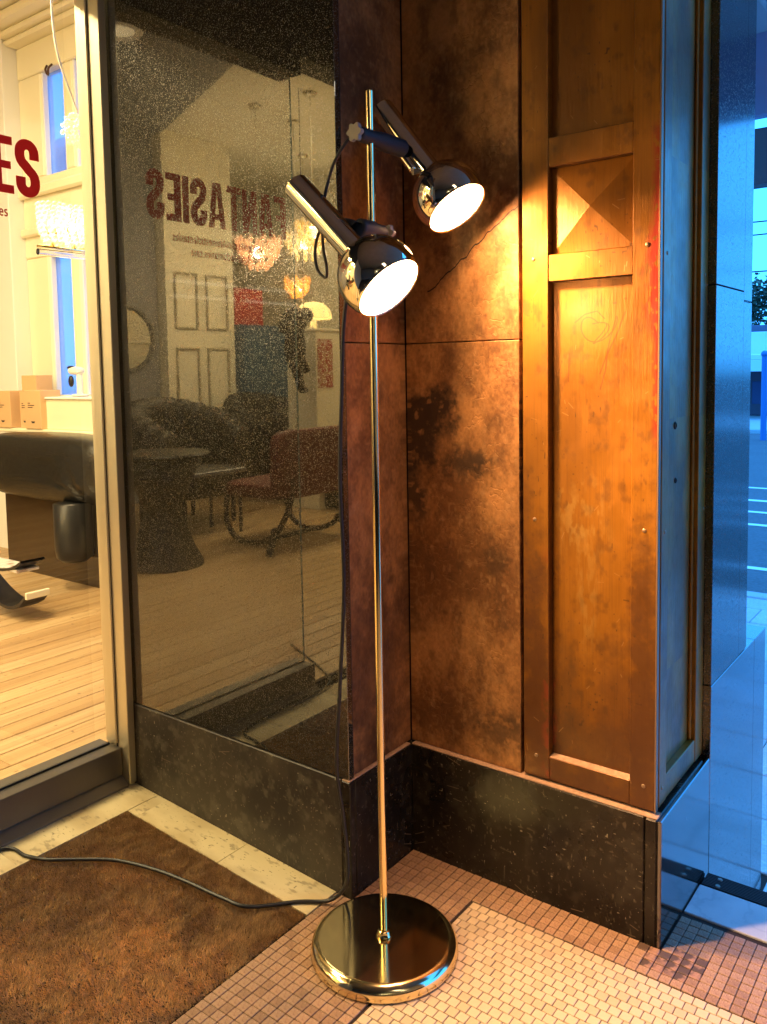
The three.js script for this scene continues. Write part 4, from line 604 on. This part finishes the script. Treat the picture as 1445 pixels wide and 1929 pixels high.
// ================================================================ the floor lamp
console.log('lamp');
{
  const px = 0.147, pz = 0.3055, L = thing('floor_lamp', 'brass floor lamp with two lit chrome globe heads on one pole', 'lamp', [px, 0, pz]);
  const bpts = [[0.001, 0.0285], [0.1215, 0.0285], [0.1225, 0.0280], [0.1245, 0.0285], [0.131, 0.0265], [0.137, 0.0215], [0.1398, 0.0145], [0.1405, 0.009], [0.1398, 0.0055], [0.1408, 0.0048], [0.1408, 0.0022], [0.138, 0.0012], [0.001, 0.0012]];
  const baseG = lathe(bpts, 96); { const p = baseG.attributes.position, uv = baseG.attributes.uv; for (let i = 0; i < p.count; i++) uv.setXY(i, p.getX(i), p.getZ(i)); }
  mk('base', baseG.translate(px, 0, pz), mBase, L);
  mk('collar', lathe([[0.0085, 0.0287], [0.0145, 0.0289], [0.0150, 0.0315], [0.0125, 0.0335], [0.0125, 0.0385], [0.0105, 0.0405], [0.0078, 0.0407]], 28).translate(px, 0, pz), mBrassPole, L);
  mk('pole', lathe([[0.0072, 0.030], [0.0072, 1.594], [0.0066, 1.5965], [0.001, 1.597]], 28).translate(px, 0, pz), mBrassPole, L);
  const R = 0.0697, D = 0.0314;
  function head(c, n, len, label) {
    const q = qTo(n), N = V3(...n).normalize(), at = (k) => [c[0] + N.x * k, c[1] + N.y * k, c[2] + N.z * k];
    const h = new THREE.Group(); h.name = 'lamp_head'; h.userData = { label, base: L.userData.base }; L.add(h);
    // bowl: outer shell with a rolled rim; +y is the way the light goes
    const prof = []; const a0 = Math.asin(0.024 / R), a1 = Math.acos(-D / R); for (let i = 0; i <= 40; i++) { const a = a0 + (a1 - a0) * i / 40; prof.push([R * Math.sin(a), -R * Math.cos(a)]); }
    const rim = prof[prof.length - 1]; mk('bowl', place(lathe([...prof, [rim[0] + 0.0006, rim[1] + 0.0012], [rim[0] - 0.0002, rim[1] + 0.0018], [rim[0] - 0.0014, rim[1] + 0.0008]], 72), c, q), mChrome, h);
    const pin = []; for (let i = 0; i <= 24; i++) { const a = 0.02 + (a1 - 0.02) * i / 24, r = R - 0.0016; pin.push([r * Math.sin(a), -r * Math.cos(a)]); }
    mk('reflector', place(lathe(pin, 60), c, q), mReflector, h);
    mk('bulb', place(new THREE.SphereGeometry(0.021, 24, 16).scale(1, 1.1, 1), at(0.012)), lampGlow, h);
    mk('handle', place(lathe([[0.001, -len], [0.0215, -len], [0.0236, -len + 0.0008], [0.0243, -len + 0.003], [0.0243, -R + 0.0035], [0.0225, -R + 0.0062], [0.021, -R + 0.006]], 48), c, q), mChrome, h);
    const B = L.userData.base, p = at(0.014), l = new THREE.PointLight(LAMPC, 0.34); l.position.set(p[0] - B[0], p[1] - B[1], p[2] - B[2]); l.castShadow = true; l.shadow.radius = 0.8; h.add(l);
    const s = new THREE.SpotLight(LAMPC, 7.6, 0, 0.98, 1, 2), t = at(1.2); s.position.copy(l.position); s.target.position.set(t[0] - B[0], t[1] - B[1], t[2] - B[2]); s.castShadow = true; s.shadow.radius = 1; h.add(s, s.target);
    return { h, at, q, N };
  }
  const up = head([0.187, 1.436, 0.113], [0.629, -0.777, 0.018], 0.256, 'upper lamp head behind the pole'), lo = head([0.206, 1.262, 0.367], [0.712, -0.702, -0.017], 0.251, 'lower lamp head in front of the pole');
  // stamped ring and small print on the upper handle
  { const N = up.N, side = V3(-0.55, -0.42, 0.72); side.addScaledVector(N, -side.dot(N)).normalize(); const q = new THREE.Quaternion().setFromUnitVectors(V3(0, 0, 1), side); const o = (k) => { const p = up.at(k); return [p[0] + side.x * 0.0244, p[1] + side.y * 0.0244, p[2] + side.z * 0.0244]; };
    mk('stamped_ring', place(new THREE.TorusGeometry(0.0045, 0.0009, 6, 18), o(-0.185), q), mBlack, up.h); for (let i = 0; i < 6; i++) { const s = 0.0012 + 0.0008 * hash(i, 1, 2); mk('stamped_mark', place(bb(-0.003, 0.003, -s / 2, s / 2, -0.0003, 0.0003, 0.0001).rotateZ(0.9), o(-0.198 - i * 0.0042), q), mBlack, up.h); } }
  // clamps: black arm through the pole, star knob on the far end, joint on the near end
  function clamp_(y, zk, za, label, zend) {
    const g = new THREE.Group(); g.name = 'clamp'; g.userData = { label, base: L.userData.base }; L.add(g); const s = Math.sign(zk - za);
    mk('arm', place(lathe([[0.001, 0], [0.0135, 0.001], [0.0165, 0.006], [0.0165, Math.abs(zk - za) * 0.45], [0.0135, Math.abs(zk - za) * 0.62], [0.0130, Math.abs(zk - za) - 0.012], [0.0095, Math.abs(zk - za) - 0.006], [0.001, Math.abs(zk - za) - 0.005]], 24), [px, y, za], qTo([0, 0, s])), mBlackMatt, g);
    const k = []; const sh = new THREE.Shape(); for (let i = 0; i <= 60; i++) { const a = i / 60 * 6.2832, r = 0.0135 + 0.0022 * Math.cos(a * 6); const X = r * Math.cos(a), Y = r * Math.sin(a); i ? sh.lineTo(X, Y) : sh.moveTo(X, Y); } const hole = new THREE.Path(); hole.absarc(0, 0, 0.0042, 0, 6.2832); sh.holes.push(hole);
    const kn = new THREE.ExtrudeGeometry(sh, { depth: 0.007, bevelEnabled: true, bevelSize: 0.001, bevelThickness: 0.001, bevelSegments: 2 }); if (s < 0) kn.rotateY(Math.PI); mk('knob', kn.translate(px, y, zk), std({ color: C3(0.30, 0.27, 0.23), roughness: 0.45 }), g); mk('knob_core', cyl([px, y, zk - s * 0.004], [px, y, zk + s * 0.003], 0.0041, 0.0041, 12), mBlack, g);
    return g;
  }
  const cu = clamp_(1.515, 0.344, 0.205, 'upper black clamp with star knob'), cl = clamp_(1.353, 0.262, 0.345, 'lower black clamp');
  // brass link rods between each clamp and its bowl
  for (const [h, g, a, side] of [[up, cu, [0.150, 1.512, 0.196], [-0.15, -0.45, 1]], [lo, cl, [0.150, 1.350, 0.352], [0, 0, -1]]]) {
    const off = V3(...side); off.addScaledVector(h.N, -off.dot(h.N)).normalize(); const s = V3(...h.at(-R - 0.014)).addScaledVector(off, 0.034), b = s.clone().addScaledVector(h.N, -0.075);
    mk('link_rod', cyl(b.toArray(), s.toArray(), 0.0085, 0.0085, 20), mChrome, h.h); mk('rod_tip', place(new THREE.SphereGeometry(0.0085, 16, 10), s.toArray()), mChrome, h.h); mk('screw', cyl(V3(...h.at(-R - 0.006)).addScaledVector(off, 0.018).toArray(), V3(...h.at(-R - 0.003)).addScaledVector(off, 0.040).toArray(), 0.004, 0.004, 10), mSteel, h.h);
    mk('joint', tube([a, [(a[0] * 2 + b.x) / 3, (a[1] * 2 + b.y) / 3, (a[2] * 2 + b.z) / 3], b.clone().addScaledVector(h.N, 0.012).toArray()], 0.0115, 14, 12), mBlackMatt, g); mk('joint_screw', place(new THREE.SphereGeometry(0.0045, 12, 8), b.clone().addScaledVector(off, 0.002).add(V3(0.004, -0.002, 0.010)).toArray()), mSteel, g);
  }
  // cables
  mk('head_cable', tube([[0.147, 1.513, 0.340], [0.130, 1.50, 0.352], [0.098, 1.46, 0.354], [0.072, 1.395, 0.350], [0.068, 1.33, 0.348], [0.074, 1.29, 0.346], [0.070, 1.272, 0.345], [0.052, 1.29, 0.347], [0.049, 1.325, 0.348], [0.066, 1.358, 0.350], [0.10, 1.362, 0.345], [0.140, 1.356, 0.330]], 0.0029, 120, 8), mCord, L);
  const cord = [[0.14, 1.345, 0.288], [0.10, 1.335, 0.262], [0.055, 1.29, 0.250], [0.030, 1.20, 0.247], [0.022, 1.05, 0.250], [0.019, 0.89, 0.256], [0.023, 0.68, 0.256], [0.012, 0.47, 0.262], [0.0045, 0.31, 0.268], [0.010, 0.20, 0.258], [0.019, 0.12, 0.258], [0.012, 0.055, 0.255], [-0.022, 0.012, 0.266], [-0.080, SL(-0.08) + 0.0045, 0.305], [-0.141, SL(-0.141) + 0.009, 0.382], [-0.201, SL(-0.201) + 0.010, 0.399], [-0.303, SL(-0.303) + 0.010, 0.412], [-0.388, SL(-0.388) + 0.010, 0.429], [-0.476, SL(-0.476) + 0.010, 0.461], [-0.542, SL(-0.542) + 0.010, 0.510], [-0.595, SL(-0.595) + 0.010, 0.554], [-0.652, SL(-0.652) + 0.004, 0.572], [-0.72, SL(-0.72) + 0.005, 0.60], [-0.735, 0.046, 0.80], [-0.74, 0.047, 0.99], [-0.80, 0.064, 1.05], [-1.1, 0.064, 1.2]];
  mk('power_cord', tube(cord, 0.0040, 420, 8), mCord, L);
}
// ================================================================ the street
console.log('street');
const GY = -0.32;
{
  const tAs = span(tex(512, 512, (u, v) => { const n = vn(u * 160, v * 160, 151, 160), a = fbm(u * 5, v * 5, 152, 4, 5); return mix3([0.05, 0.05, 0.05], [0.12, 0.12, 0.12], n * 0.6 + a * 0.4); }), 2.5);
  struct('ground', bb(-90, 90, -1.2, GY - 0.16, -140, -0.86, 0.01), std({ color: C3(0.12, 0.12, 0.12), roughness: 0.9 }));
  struct('road', bb(-80, 80, GY - 0.159, GY - 0.12, -18.6, -4.0, 0.005), std({ map: tAs, roughness: 0.8 }));
  const sw = thing('footpath', null, null, [0, GY, -2], null, 'structure');
  const tPv = span(tex(512, 512, (u, v) => mix3([0.48, 0.48, 0.47], [0.66, 0.66, 0.65], fbm(u * 9, v * 9, 153, 5, 9)).map((k) => k * (0.85 + 0.3 * vn(u * 170, v * 170, 154, 170)))), 0.9);
  const mp = [1, 0.86, 0.94].map((k) => std({ map: tPv, color: C3(k, k, k), roughness: 0.75 }));
  mk('bed', bb(-9, 9, GY - 0.3, GY - 0.006, -3.84, -0.305, 0.002), mGrout, sw);
  const w = 0.42, d = 0.30; let row = 0; for (let z = -0.309; z > -3.83; z -= d, row++) for (let x = -3.4 + (row % 2) * w / 2; x < 4.8; x += w) { if (x + w > 0.24 && x < 0.575 && z > -0.83) { if (x < 0.575 && x + w > 0.577) mk('paver', bb(0.577, x + w - 0.004, GY - 0.03, GY, Math.max(z - d + 0.004, -3.83), z, 0.003), mp[Math.floor(rnd() * 3)], sw); continue; } if (x + w < 0.26 && z > -0.86) continue; mk('paver', bb(x, x + w - 0.004, GY - 0.03, GY + rr(-0.001, 0.001), Math.max(z - d + 0.004, -3.83), z, 0.003), mp[Math.floor(rnd() * 3)], sw); }
  struct('kerb', bb(-60, 60, GY - 0.3, GY + 0.002, -4.0, -3.845, 0.02), std({ color: C3(0.45, 0.45, 0.44), roughness: 0.8 }));
  struct('far_footpath', bb(-60, 60, GY - 0.16, GY - 0.01, -24, -18.6, 0.03), std({ color: C3(0.42, 0.42, 0.41), roughness: 0.85 }));
  const mk2 = std({ color: C3(0.75, 0.75, 0.74), roughness: 0.7 });
  const rm = thing('road_markings', null, null, [0, GY, -8], null, 'structure'); for (const [z, wd] of [[-5.15, 0.09], [-7.0, 0.1], [-7.75, 0.1], [-8.55, 0.12], [-9.6, 0.1]]) mk('line', bb(-30, 20, GY - 0.1185, GY - 0.116, z - wd / 2, z + wd / 2, 0.0004), mk2, rm);
  // pressed-metal awning over the footpath
  const aw = thing('street_awning', 'pressed-metal awning over the footpath at the opening', 'awning', [0, 2.6, -2.2]);
  mk('soffit', bb(-9, 9, 2.95, 3.02, -3.6, -2.4, 0.005), std({ color: C3(0.45, 0.46, 0.48), roughness: 0.5 }), aw);
  for (let i = 0; i < 26; i++) mk('rib', bb(-2.2 + i * 0.2, -2.12 + i * 0.2, 2.925, 2.9495, -3.55, -2.45, 0.008), std({ color: C3(0.5, 0.51, 0.53), roughness: 0.5 }), aw);
  mk('beam', bb(-9, 9, 2.76, 2.949, -2.44, -2.38, 0.01), std({ color: C3(0.10, 0.10, 0.11), roughness: 0.5 }), aw); mk('fascia', bb(-9, 9, 2.5, 3.1, -3.68, -3.61, 0.01), std({ color: C3(0.3, 0.32, 0.5), roughness: 0.6 }), aw); for (const x of [-1.2, 0.35, 1.9]) mk('stay', cyl([x, 3.0, -3.5], [x, 4.2, -0.9], 0.018), mSteel, aw);
  const sg = thing('hanging_sign', 'dark box sign hanging under the street awning', 'sign', [0.08, 1.95, -2.3]); mk('box', bb(-0.3, 0.2, 2.05, 2.34, -3.36, -3.24, 0.006), std({ color: C3(0.08, 0.08, 0.09), roughness: 0.5 }), sg); mk('rod', cyl([0.12, 2.33, -3.3], [0.12, 2.94, -3.3], 0.008), mSteel, sg); mk('rod', cyl([-0.2, 2.33, -3.3], [-0.2, 2.94, -3.3], 0.008), mSteel, sg);
  // opposite side: shop with pale awning and posters, pole, tree, wires
  const b = thing('opposite_shop', 'low shop across the road with a pale awning and poster-covered front', 'shop', [-3.5, GY, -25]);
  mk('wall', bb(-14, 2, GY - 0.05, 2.3, -30, -24.8, 0.02), std({ color: C3(0.12, 0.10, 0.14), roughness: 0.8 }), b); mk('awning', bb(-14, 2, 1.25, 1.42, -24.9, -22.3, 0.03), std({ color: C3(0.75, 0.76, 0.76), roughness: 0.7 }), b); mk('awning_valance', bb(-14, 2, 0.95, 1.26, -22.32, -22.27, 0.01), std({ color: C3(0.72, 0.74, 0.70), roughness: 0.7 }), b); mk('fascia', bb(-14, 2, 1.43, 2.1, -24.79, -24.7, 0.02), std({ color: C3(0.7, 0.72, 0.74), roughness: 0.7 }), b);
  for (let i = 0; i < 30; i++) mk('poster', bb(-11 + i * 0.4, -10.66 + i * 0.4, rr(-0.1, 0.1), rr(0.5, 0.85), -24.795, -24.775, 0.002), std({ color: C3(...[[0.45, 0.05, 0.07], [0.12, 0.06, 0.28], [0.6, 0.55, 0.55], [0.05, 0.08, 0.2]][i % 4]), roughness: 0.6 }), b);
  const po = thing('street_pole', 'blue bollard pole at the far kerb', 'pole', [-2.9, GY, -17.5]); mk('post', cyl([-2.95, GY - 0.12, -16.9], [-2.95, 1.32, -16.9], 0.06, 0.055, 14), std({ color: C3(0.03, 0.16, 0.4), roughness: 0.5 }), po); mk('cap', place(new THREE.SphereGeometry(0.075, 14, 10), [-2.95, 1.34, -16.9]), std({ color: C3(0.03, 0.16, 0.4), roughness: 0.5 }), po);
  const leafM = std({ color: C3(0.07, 0.10, 0.06), roughness: 0.8, side: THREE.DoubleSide });
  for (const [x, z, h, label] of [[-6.5, -33, 4.6, 'bushy street tree behind the opposite shop'], [-2.2, -36, 4.2, 'low round tree behind the opposite shop, nearer the pillar']]) { const t = thing('tree', label, 'tree', [x, GY, z], 'trees behind the opposite shop'); mk('trunk', cyl([x, GY - 0.2, z], [x + 0.1, h * 0.55, z], 0.2, 0.1, 10), std({ color: C3(0.08, 0.06, 0.045), roughness: 0.9 }), t); const g = []; for (let c = 0; c < 26; c++) { const a = rr(0, 6.28), r = rr(0, 2.1), cx = x + r * Math.cos(a), cy = h * 0.75 + rr(-1.3, 1.1), cz = z + r * Math.sin(a), s = rr(0.4, 0.8); for (let i = 0; i < 110; i++) { const u = rr(-1, 1), b2 = rr(0, 6.28), q = s * Math.cbrt(rnd()), k = Math.sqrt(1 - u * u); const p = new THREE.PlaneGeometry(0.13, 0.09); p.rotateX(rr(0, 3)); p.rotateY(rr(0, 6)); p.translate(cx + q * k * Math.cos(b2), cy + q * u, cz + q * k * Math.sin(b2)); g.push(p); } } const cr = mk('crown', mergeGeometries(g), leafM, t); }
  for (const [y0, y1] of [[5.2, 4.6], [4.5, 4.7], [3.9, 3.5]]) single('overhead_wire', tube([[-30, y0 + 1, -20], [-3, (y0 + y1) / 2 - 0.3, -20.5], [30, y1 + 1, -21]], 0.018, 60, 5), mBlack, y0 > 5 ? 'highest of the overhead wires across the street' : y0 > 4 ? 'middle of the overhead wires across the street' : 'lowest of the overhead wires across the street', 'wire', 'overhead wires across the street');
}
for (const o of scene.children) if (o.userData) o.traverse((k) => { delete k.userData.base; });
renderer.render(scene, camera);
